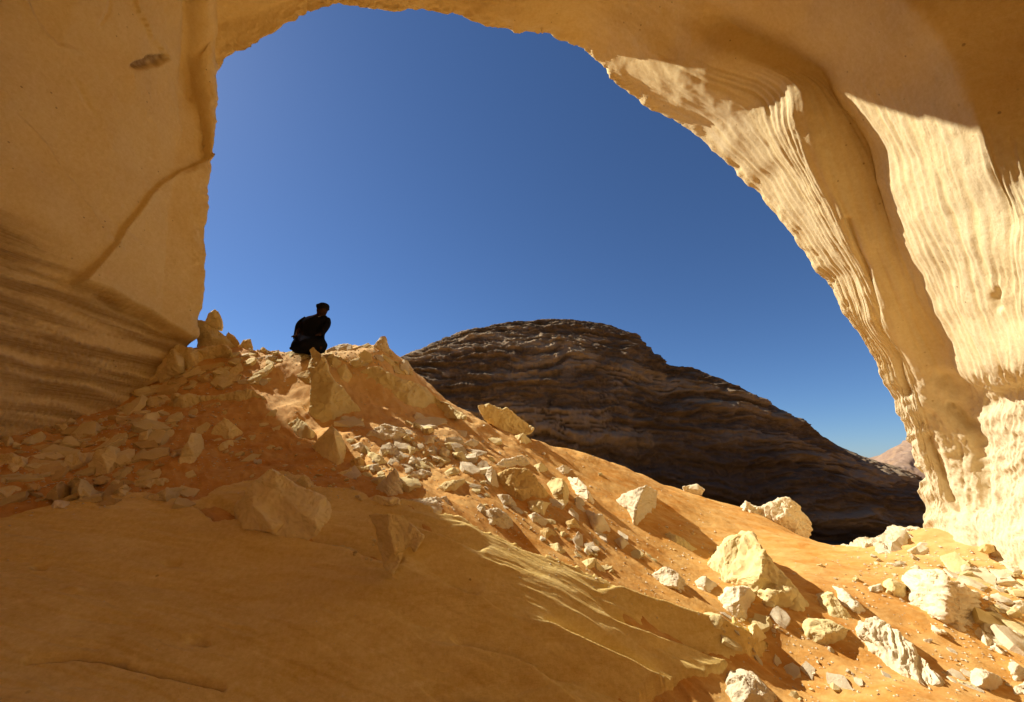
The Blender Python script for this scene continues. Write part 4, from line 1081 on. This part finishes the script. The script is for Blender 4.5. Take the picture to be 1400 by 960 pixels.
def plate_mesh(seed, mat):
    r = random.Random(seed * 31 + 5)
    n = r.choice((4, 5, 5, 6, 7))
    an = sorted((i + r.uniform(-.3, .3)) / n * 2 * math.pi for i in range(n))
    ring = [(math.cos(a) * r.uniform(.75, 1.15), math.sin(a) * r.uniform(.5, .85)) for a in an]
    th = r.uniform(.16, .34)
    V = [(x, y, th * r.uniform(.8, 1.3)) for x, y in ring] + [(x * 1.04 + r.uniform(-.06, .06), y * 1.04 + r.uniform(-.06, .06), -.12) for x, y in ring] + [(0, 0, th * r.uniform(1.0, 1.5)), (0, 0, -.14)]
    T = []
    for i in range(n):
        j = (i + 1) % n
        T += [(i, j, 2 * n), (j + n, i + n, 2 * n + 1), (i, i + n, j + n), (i, j + n, j)]
    V, T = np.array(V, float), np.array(T)
    for _ in range(2): V, T = subdivide(V, T)
    nv = vnormals(V, T)
    V = V + nv * (0.045 * fbm(V * 2.2 + seed * 3.1, 3) + 0.03 * fbm(V * np.array((3, 3, 14.)) + seed, 2))[:, None]
    me = bpy.data.meshes.new('rock_plate')
    me.from_pydata(V.tolist(), [], T.tolist())
    me.polygons.foreach_set('use_smooth', np.ones(len(T), bool))
    me.set_sharp_from_angle(angle=math.radians(32))
    me.materials.append(mat)
    return me
PLATE = {k: [plate_mesh(i * 5 + j, MATS[k]) for i in range(7)] for j, k in enumerate('tpb')}

OUTL = [np.array(r[2], float) for r in ROCKS]
def clear_of(px, py):
    a, b = np.array([px]), np.array([py])
    return all(not inside(a, b, o)[0] for o in OUTL)

# polygon in the picture, count, size range in pixels, material mix, label, group
FIELDS = [
 ([(330, 462), (400, 470), (405, 486), (375, 492), (340, 485)], 18, (5, 13), 'ppt', 'pale flat stone on the crest left of the seated person', 'flat stones left of the seated person'),
 ([(452, 466), (540, 480), (560, 500), (480, 500), (455, 488)], 14, (5, 12), 'ptt', 'broken stone on the crest right of the seated person', 'broken stones right of the seated person'),
 ([(200, 530), (260, 520), (330, 490), (345, 500), (300, 520), (240, 530), (190, 548)], 20, (6, 22), 'ttb', 'shaded stone in the heap below the corner boulder', 'stones below the corner boulder'),
 ([(60, 580), (200, 545), (235, 565), (180, 600), (60, 615)], 26, (6, 24), 'ttb', 'shaded stone strewn along the base of the left wall', 'stones along the left wall base'),
 ([(0, 610), (90, 600), (180, 610), (180, 670), (60, 690), (0, 680)], 26, (6, 22), 'ttb', 'shaded stone among the slabs of the left rubble', 'stones of the left rubble'),
 ([(230, 570), (330, 560), (345, 620), (300, 640), (215, 645)], 16, (4, 13), 'ttp', 'shaded stone around the egg-shaped boulder', 'stones around the egg-shaped boulder'),
 ([(385, 630), (450, 640), (500, 660), (495, 685), (430, 670), (390, 650)], 14, (4, 12), 'ttp', 'small stone behind the great shaded block', 'stones behind the great block'),
 ([(455, 720), (515, 735), (520, 775), (480, 760)], 9, (4, 10), 'tb', 'small dark stone in the crack beside the leaf-shaped slab', 'stones in the ledge crack'),
 ([(470, 590), (560, 600), (600, 640), (560, 665), (490, 640)], 26, (6, 21), 'ppt', 'sunlit stone below the layered cream mound', 'stones below the layered mound'),
 ([(560, 590), (660, 610), (690, 640), (640, 655), (570, 630)], 24, (5, 18), 'ppt', 'sunlit stone upslope of the big brown boulder', 'stones above the brown boulder'),
 ([(640, 570), (760, 615), (860, 670), (800, 660), (700, 620)], 8, (4, 9), 'pt', 'small stone on the open sand under the skyline', 'stones on the open sand'),
 ([(640, 680), (760, 700), (850, 740), (840, 790), (750, 745), (660, 720)], 26, (5, 18), 'ppt', 'stone in the shadowed strip below the brown boulder', 'stones of the shadowed strip'),
 ([(760, 745), (860, 785), (960, 830), (950, 845), (850, 810), (770, 770)], 8, (4, 9), 'pt', 'small stone along the upper rim of the streaked ledge', 'stones along the ledge rim'),
 ([(900, 700), (1000, 760), (950, 790), (890, 760)], 8, (4, 9), 'pt', 'small stone on the sand left of the largest boulder', 'stones left of the largest boulder'),
 ([(1000, 840), (1110, 860), (1140, 890), (1060, 880)], 9, (4, 11), 'tp', 'stone in the dark hollow under the largest boulder', 'stones in the dark hollow'),
 ([(1060, 910), (1180, 900), (1260, 950), (1080, 960)], 8, (4, 12), 'pt', 'stone in the shaded red sand beside the long fin', 'stones beside the long fin'),
 ([(1150, 735), (1260, 760), (1330, 770), (1330, 785), (1200, 775)], 18, (5, 14), 'ppp', 'white stone spilled below the rugged outcrop', 'stones below the rugged outcrop'),
 ([(1310, 775), (1400, 785), (1400, 900), (1360, 880), (1340, 820)], 36, (5, 19), 'ppt', 'cream stone in the rubble right of the ribbed boulder', 'stones right of the ribbed boulder'),
 ([(1250, 870), (1400, 900), (1400, 955), (1320, 950)], 8, (4, 13), 'ppt', 'stone on the sand near the lower right corner', 'stones near the lower right corner'),
 ([(1100, 770), (1240, 780), (1240, 830), (1190, 830)], 10, (4, 9), 'pt', 'small stone on the sand above the long fin', 'stones above the long fin'),
]
PLATES = [
 ([(300, 480), (345, 470), (400, 478), (405, 500), (350, 530), (300, 520)], 20, (9, 24), 'tpt', 'thin slab strewn on the slope left of the standing blade', 'thin slabs left of the standing blade'),
 ([(440, 475), (540, 482), (575, 512), (500, 508), (455, 500)], 18, (9, 28), 'ptt', 'thin slab on the crest right of the standing blade', 'thin slabs right of the standing blade'),
 ([(200, 520), (300, 500), (330, 540), (250, 575), (190, 560)], 26, (10, 30), 'ttb', 'thin slab in the shade around the long curved slab', 'thin slabs around the long curved slab'),
 ([(60, 590), (190, 550), (240, 580), (240, 640), (100, 640), (40, 620)], 34, (10, 34), 'ttb', 'thin slab in the shaded rubble below the left wall', 'thin slabs below the left wall'),
 ([(0, 630), (120, 620), (260, 640), (260, 690), (60, 690), (0, 690)], 30, (10, 34), 'ttb', 'thin slab in the shaded rubble along the ledge rim', 'thin slabs along the ledge rim'),
 ([(270, 570), (400, 560), (440, 610), (400, 650), (280, 650)], 18, (8, 24), 'ttp', 'thin slab in the red sand behind the great block', 'thin slabs behind the great block'),
 ([(470, 570), (600, 575), (640, 620), (560, 665), (480, 650)], 40, (10, 40), 'ppt', 'thin sunlit slab around the layered cream mound', 'thin slabs around the layered mound'),
 ([(570, 570), (680, 600), (760, 650), (740, 720), (650, 700), (600, 640)], 34, (9, 36), 'ppt', 'thin sunlit slab around the big brown boulder', 'thin slabs around the brown boulder'),
 ([(760, 660), (840, 700), (900, 770), (820, 790), (740, 730)], 20, (8, 30), 'ppt', 'thin slab in the rubble strip left of the pale boulder', 'thin slabs of the rubble strip'),
 ([(1150, 735), (1330, 765), (1400, 790), (1400, 900), (1330, 850), (1300, 790)], 30, (9, 36), 'ppt', 'thin pale slab in the rubble below the arch foot', 'thin slabs below the arch foot'),
 ([(940, 790), (1130, 860), (1300, 880), (1380, 950), (1180, 945), (1000, 900)], 22, (8, 28), 'ppt', 'thin slab on the sand around the long fin', 'thin slabs around the long fin'),
]
rs = random.Random(5)
GRAV = []
for (poly, cnt, (s0, s1), mix, label, group), BANK in [(f, PROTO) for f in FIELDS] + [(f, PLATE) for f in PLATES]:
    P = np.array(poly, float)
    made = tries = 0
    fld = []
    while made < cnt and tries < 900:
        tries += 1
        px, py = rs.uniform(P[:, 0].min(), P[:, 0].max()), rs.uniform(P[:, 1].min(), P[:, 1].max())
        if not inside(np.array([px]), np.array([py]), P)[0] or not clear_of(px, py): continue
        g = hit(px, py)
        if g is None or g[1] > 13: continue
        wpx = s0 + (s1 - s0) * rs.random() ** (2.0 if BANK is PROTO else 1.4)
        mk = rs.choice(mix)
        o = bpy.data.objects.new('stone' if BANK is PROTO else 'rock_plate', rs.choice(BANK[mk]))
        link(o)
        k = wpx * np.linalg.norm(g) / F_PX * .5
        o.scale = (k, k * rs.uniform(.8, 1.1), k * rs.uniform(.8, 1.2))
        o.rotation_euler = (rs.uniform(-.35, .35), rs.uniform(-.1, .5), rs.uniform(0, 6.28))
        if BANK is PLATE:                       # plates lie along the slope, some tipped up
            e_ = .25
            gx = (height(g[0] + e_, g[1]) - height(g[0] - e_, g[1])) / (2 * e_)
            gy = (height(g[0], g[1] + e_) - height(g[0], g[1] - e_)) / (2 * e_)
            nrm_ = Vector((-gx + rs.gauss(0, .28), -gy + rs.gauss(0, .28) - .15, 1)).normalized()
            o.rotation_euler = (nrm_.to_track_quat('Z', 'Y') @ Matrix.Rotation(rs.uniform(0, 6.28), 3, 'Z').to_quaternion()).to_euler()
        o.location = (g[0], g[1], g[2] - k * .12)
        fld.append((k, mk, o))
        made += 1
    fld.sort(key=lambda q: -q[0])
    word = {'t': 'tan', 'p': 'pale', 'b': 'brown'}
    bigs = set()
    for k, mk, o in fld:
        lb = label
        for w_ in ('pale ', 'cream ', 'white ', 'dark '): lb = lb.replace(w_ + 'stone', 'stone').replace(w_ + 'flat', 'flat')
        if mk not in bigs:
            bigs.add(mk); lb = 'largest ' + word[mk] + ' ' + lb
        else:
            lb = 'smaller ' + word[mk] + ' ' + lb.replace('small ', '').replace('pale slab', 'slab')
        tag(o, lb, 'stone' if BANK is PROTO else 'rock slab', group)
    same = {}
    for k, mk, o in fld: same.setdefault(o['label'], []).append(o)
    nth = 'first second third fourth fifth sixth seventh eighth ninth tenth eleventh twelfth'.split()
    for lb, os_ in same.items():
        if 1 < len(os_) <= 12:
            os_.sort(key=lambda o: o.location.x / o.location.y)
            for q, o in enumerate(os_): o['label'] = nth[q] + ' from left, ' + lb
    # crumbs between the stones: gravel
    for _ in range(cnt * (9 if BANK is PROTO else 4)):
        px, py = rs.gauss(P[:, 0].mean(), np.ptp(P[:, 0]) * .33), rs.gauss(P[:, 1].mean(), np.ptp(P[:, 1]) * .33)
        if px < -20 or px > 1420 or py > 970: continue
        if sdist(np.array([px]), np.array([py]), LEDGE)[0] > 12: continue
        g = hit(px, py)
        if g is None or g[1] > 13: continue
        GRAV.append((g, rs.uniform(0.8, 3.0) * np.linalg.norm(g) / F_PX * .5))
for _ in range(5200):
    px, py = rs.uniform(0, 1400), rs.uniform(480, 960)
    if sdist(np.array([px]), np.array([py]), LEDGE)[0] > -2 and rs.random() > .10: continue
    g = hit(px, py)
    if g is None or g[1] > 12: continue
    if noise(np.array((g[0] * .8, g[1] * .8, 3.3))) + rs.uniform(-.5, .3) < 0: continue
    GRAV.append((g, rs.uniform(0.6, 2.2) * np.linalg.norm(g) / F_PX * .5))
# gravel: one mesh of many small chips
cv, ct = [], []
octa = np.array([(1, 0, 0), (-1, 0, 0), (0, 1, 0), (0, -1, 0), (0, 0, .7), (0, 0, -.5)], float)
otri = np.array([(0, 2, 4), (2, 1, 4), (1, 3, 4), (3, 0, 4), (2, 0, 5), (1, 2, 5), (3, 1, 5), (0, 3, 5)])
for i, (g, k) in enumerate(GRAV):
    a = rs.uniform(0, 6.28)
    R = np.array([(math.cos(a), -math.sin(a), 0), (math.sin(a), math.cos(a), 0), (0, 0, 1)])
    v = (octa * (1 + 0.45 * RNG.normal(size=octa.shape))) @ R.T * k + g
    cv.append(v); ct.append(otri + 6 * i)
grv = mesh_obj('gravel', np.vstack(cv), np.vstack(ct), M_PALE, smooth=False)
tag(grv, 'fine pale rock chips littering the sand between the boulders', 'gravel', kind='stuff')

# ------------------------------------------------------------------ the seated person
M_ROBE = mat_cloth('dark_robe', (0.012, 0.012, 0.016))
M_TURB = mat_cloth('dark_turban', (0.016, 0.014, 0.016))
M_SKIN = mat_cloth('skin', (0.05, 0.026, 0.016))
M_SHIRT = mat_cloth('collar', (0.30, 0.28, 0.26))

def skin(name, joints, edges, mat, parent, sub=2, root=0, wr=0.0):
    me = bpy.data.meshes.new(name)
    me.from_pydata([j[0] for j in joints], edges, [])
    me.materials.append(mat)
    o = link(bpy.data.objects.new(name, me), parent)
    bm = bmesh.new(); bm.from_mesh(me)
    lay = bm.verts.layers.skin.verify()
    bm.verts.ensure_lookup_table()
    for v, j in zip(bm.verts, joints):
        r = j[1]
        v[lay].radius = r if isinstance(r, tuple) else (r, r)
        v[lay].use_root = False
    bm.verts[root][lay].use_root = True
    bm.to_mesh(me); bm.free()
    m = o.modifiers.new('skin', 'SKIN'); m.use_smooth_shade = True
    m = o.modifiers.new('sub', 'SUBSURF'); m.levels = sub; m.render_levels = sub
    if wr:
        tx = bpy.data.textures.new('folds', 'CLOUDS'); tx.noise_scale = .16; tx.noise_depth = 2
        d = o.modifiers.new('folds', 'DISPLACE'); d.texture = tx; d.strength = wr; d.mid_level = .5
    return o

base_p = pt(418, 483, 13.75 * YS)
person = bpy.data.objects.new('person', None)
link(person)
person.location = base_p
tag(person, 'person in dark robe and turban sitting on the crest against the sky', 'person')
# local axes: x right in the picture, y away from the viewer, z up; about 1.15 m from seat to turban
mp = 13.95 * YS / F_PX
def L(px, py, y): return ((px - 418) * mp, y, (483 - py) * mp)
body_j = [
 (L(421, 470, .05), (.15, .13)),        # 0 pelvis
 (L(423, 455, .05), (.14, .12)),        # 1 belly
 (L(426, 440, .03), (.16, .12)),        # 2 chest
 (L(429, 431, .02), (.10, .09)),        # 3 upper chest
 (L(432, 427.5, .00), (.085, .085)),    # 4 neck
 (L(433.5, 422.5, -.03), (.115, .125)),   # 5 jaw
 (L(434, 415, -.02), (.135, .145)),     # 6 skull
 (L(412, 432, .03), (.075, .075)),      # 7 right shoulder (picture left)
 (L(405, 444, -.03), (.055, .055)),     # 8 elbow
 (L(409.5, 461, -.20), (.04, .04)),       # 9 wrist
 (L(441, 435, .02), (.07, .07)),        # 10 left shoulder
 (L(444, 448, -.08), (.05, .05)),       # 11 elbow
 (L(443, 460, -.24), (.038, .038)),     # 12 wrist
 (L(413, 470, -.08), (.07, .07)),       # 13 right thigh
 (L(411, 469, -.24), (.055, .055)),     # 14 right knee
 (L(408, 477, -.14), (.06, .06)),       # 15 right ankle
 (L(402, 480.5, -.22), (.04, .035)),    # 16 right toe
 (L(433, 471, -.08), (.07, .07)),       # 17 left thigh
 (L(441, 468, -.24), (.055, .055)),     # 18 left knee
 (L(440, 477, -.16), (.06, .06)),       # 19 left ankle
 (L(446, 480, -.24), (.04, .035)),      # 20 left toe
]
body_e = [(0, 1), (1, 2), (2, 3), (3, 4), (4, 5), (5, 6), (3, 7), (7, 8), (8, 9), (3, 10), (10, 11), (11, 12), (0, 13), (13, 14), (14, 15), (15, 16), (0, 17), (17, 18), (18, 19), (19, 20)]
nb = len(body_j)
# hands: palm and five fingers each, resting on the knees
for wrist, sx in ((9, 1), (12, -1)):
    wx, wy, wz = body_j[wrist][0]
    palm = len(body_j)
    body_j.append(((wx, wy - .06, wz - .03), (.034, .018))); body_e.append((wrist, palm))
    for f, (dx, ln) in enumerate(((-.030, .062), (-.010, .074), (.010, .070), (.028, .055))):
        k = len(body_j)
        body_j.append(((wx + dx * sx, wy - .105, wz - .042), (.010, .010)))
        body_j.append(((wx + dx * 1.2 * sx, wy - .105 - ln * .5, wz - .060), (.009, .009)))
        body_j.append(((wx + dx * 1.25 * sx, wy - .105 - ln * .7, wz - .092), (.007, .007)))
        body_e += [(palm, k), (k, k + 1), (k + 1, k + 2)]
    k = len(body_j)
    body_j.append(((wx + .042 * sx, wy - .065, wz - .035), (.011, .011)))
    body_j.append(((wx + .060 * sx, wy - .105, wz - .055), (.009, .009)))
    body_e += [(palm, k), (k, k + 1)]
body = skin('body', body_j, body_e, M_SKIN, person)
# face: nose, brows, lips, ears and beard on the head
hx, hy, hz = L(433.5, 420, -.03)
fbm_ = bmesh.new()
def blob(x, y, z, sx, sy, sz):
    r = bmesh.ops.create_icosphere(fbm_, subdivisions=2, radius=1)
    for v in r['verts']:
        v.co = Vector((x + v.co.x * sx, y + v.co.y * sy, z + v.co.z * sz))
blob(hx, hy - .098, hz - .005, .014, .022, .026)
blob(hx, hy - .090, hz - .046, .026, .012, .008)
blob(hx - .030, hy - .086, hz + .022, .018, .010, .007); blob(hx + .030, hy - .086, hz + .022, .018, .010, .007)
blob(hx - .082, hy - .01, hz, .012, .020, .030); blob(hx + .082, hy - .01, hz, .012, .020, .030)
blob(hx, hy - .070, hz - .075, .034, .030, .026)
me = bpy.data.meshes.new('face'); fbm_.to_mesh(me); fbm_.free(); me.materials.append(M_SKIN)
for p in me.polygons: p.use_smooth = True
link(bpy.data.objects.new('face', me), person)
# robe: a loose lofted garment, sleeves grown from the shoulders
rbm = bmesh.new()
LV = [(426.5, 425, 439.5, .02, .075), (428.5, 419, 441, .03, .10), (430.5, 411.5, 443, .03, .13), (433.5, 405.5, 445.5, .03, .15), (437, 400.3, 446.5, .02, .16), (443, 401.5, 444, .02, .17),
      (449, 402.5, 441.5, .01, .18), (456, 402.5, 440, .0, .20), (462, 402, 442, -.03, .23), (467, 402.5, 446, -.07, .27), (471, 403, 448, -.10, .30), (475, 402.5, 447.5, -.12, .31), (480, 402, 446.5, -.12, .30), (485, 403, 445.5, -.12, .27)]
n1 = 44
rings = []
for k, (py, xl, xr, yc, dp) in enumerate(LV):
    row = []
    for i in range(n1):
        a = 2 * math.pi * i / n1
        fold = 1 + (.035 * math.sin(7 * a + k * .5) + .02 * math.sin(13 * a - k * .9)) * min(1, k / 4)
        x, y, z = L((xl + xr) / 2 + (xr - xl) / 2 * math.cos(a) * fold, py + .5 * math.sin(5 * a), yc + dp * math.sin(a) * fold)
        if k >= 8 and math.sin(a) < 0:      # knees pushing the cloth forward
            z += .05 * (abs(math.cos(a)) > .35) * (12 - k) / 4 * (-math.sin(a))
        row.append(rbm.verts.new((x, y, z)))
    rings.append(row)
for k in range(len(rings) - 1):
    for i in range(n1):
        rbm.faces.new((rings[k][i], rings[k][(i + 1) % n1], rings[k + 1][(i + 1) % n1], rings[k + 1][i]))
rbm.faces.new(rings[-1]); rbm.faces.new(rings[0][::-1])
def sleeve(path):
    prev = None
    for k, (p, r) in enumerate(path):
        p = Vector(p)
        nx = Vector(path[min(k + 1, len(path) - 1)][0]); pv = Vector(path[max(k - 1, 0)][0])
        t = (nx - pv).normalized(); u = t.cross(Vector((0, 1, .2))).normalized(); v_ = t.cross(u)
        row = [rbm.verts.new(p + (u * math.cos(2 * math.pi * i / 16) + v_ * math.sin(2 * math.pi * i / 16)) * r * (1 + .07 * math.sin(3 * i + k * 2))) for i in range(16)]
        if prev:
            for i in range(16): rbm.faces.new((prev[i], prev[(i + 1) % 16], row[(i + 1) % 16], row[i]))
        prev = row
sleeve([(L(440, 433, .03), .085), (L(443, 438, .0), .085), (L(444.5, 445, -.06), .07), (L(444.5, 451, -.13), .062), (L(443.5, 458, -.20), .06), (L(443, 462, -.24), .06)])
sleeve([(L(412, 432.5, .03), .085), (L(406, 437.5, .0), .085), (L(404.2, 442.5, -.03), .085), (L(405, 450, -.06), .078), (L(406, 458, -.10), .074), (L(407.5, 464, -.16), .072)])
me = bpy.data.meshes.new('robe'); bmesh.ops.recalc_face_normals(rbm, faces=rbm.faces); rbm.to_mesh(me); rbm.free(); me.materials.append(M_ROBE)
for p in me.polygons: p.use_smooth = True
robe = link(bpy.data.objects.new('robe', me), person)
m_ = robe.modifiers.new('sub', 'SUBSURF'); m_.levels = 1; m_.render_levels = 1
# turban: wound bands round the head, wider at the top
tb = bmesh.new()
tx_, ty_, tz_ = L(434, 415.3, -.02)
prof = [(-.125, .070), (-.10, .090), (-.07, .108), (-.04, .124), (-.01, .136), (.02, .140), (.045, .134), (.066, .116), (.082, .085), (.092, .045)]
n1 = 48
rg_ = []
for k, (dz, r0) in enumerate(prof):
    row = []
    for i in range(n1):
        a = 2 * math.pi * i / n1
        rr = r0 * (1 + .045 * math.sin(3.0 * k + 2 * a) + .02 * math.sin(5 * a - 2 * k))
        row.append(tb.verts.new((tx_ + rr * math.cos(a), ty_ + rr * 1.08 * math.sin(a), tz_ + dz + .012 * math.sin(a + k))))
    rg_.append(row)
for k in range(len(rg_) - 1):
    for i in range(n1):
        tb.faces.new((rg_[k][i], rg_[k][(i + 1) % n1], rg_[k + 1][(i + 1) % n1], rg_[k + 1][i]))
tb.faces.new(rg_[-1]); tb.faces.new(rg_[0][::-1])
me = bpy.data.meshes.new('turban'); tb.to_mesh(me); tb.free(); me.materials.append(M_TURB)
for p in me.polygons: p.use_smooth = True
link(bpy.data.objects.new('turban', me), person)
# pale shirt collar showing at the neck
cb = bmesh.new()
cx_, cy_, cz_ = L(432, 431.5, -.075)
vs_ = [cb.verts.new((cx_ + x, cy_ + y, cz_ + z)) for x, y, z in ((-.03, 0, .03), (.0, -.03, -.005), (.035, 0, .03), (.02, .03, .035), (-.02, .03, .035), (0, -.02, .02))]
for f in ((0, 1, 5), (1, 2, 5), (2, 3, 5), (3, 4, 5), (4, 0, 5)): cb.faces.new([vs_[i] for i in f])
me = bpy.data.meshes.new('collar'); cb.to_mesh(me); cb.free(); me.materials.append(M_SHIRT)
co = link(bpy.data.objects.new('collar', me), person)
sm = co.modifiers.new('thick', 'SOLIDIFY'); sm.thickness = .008
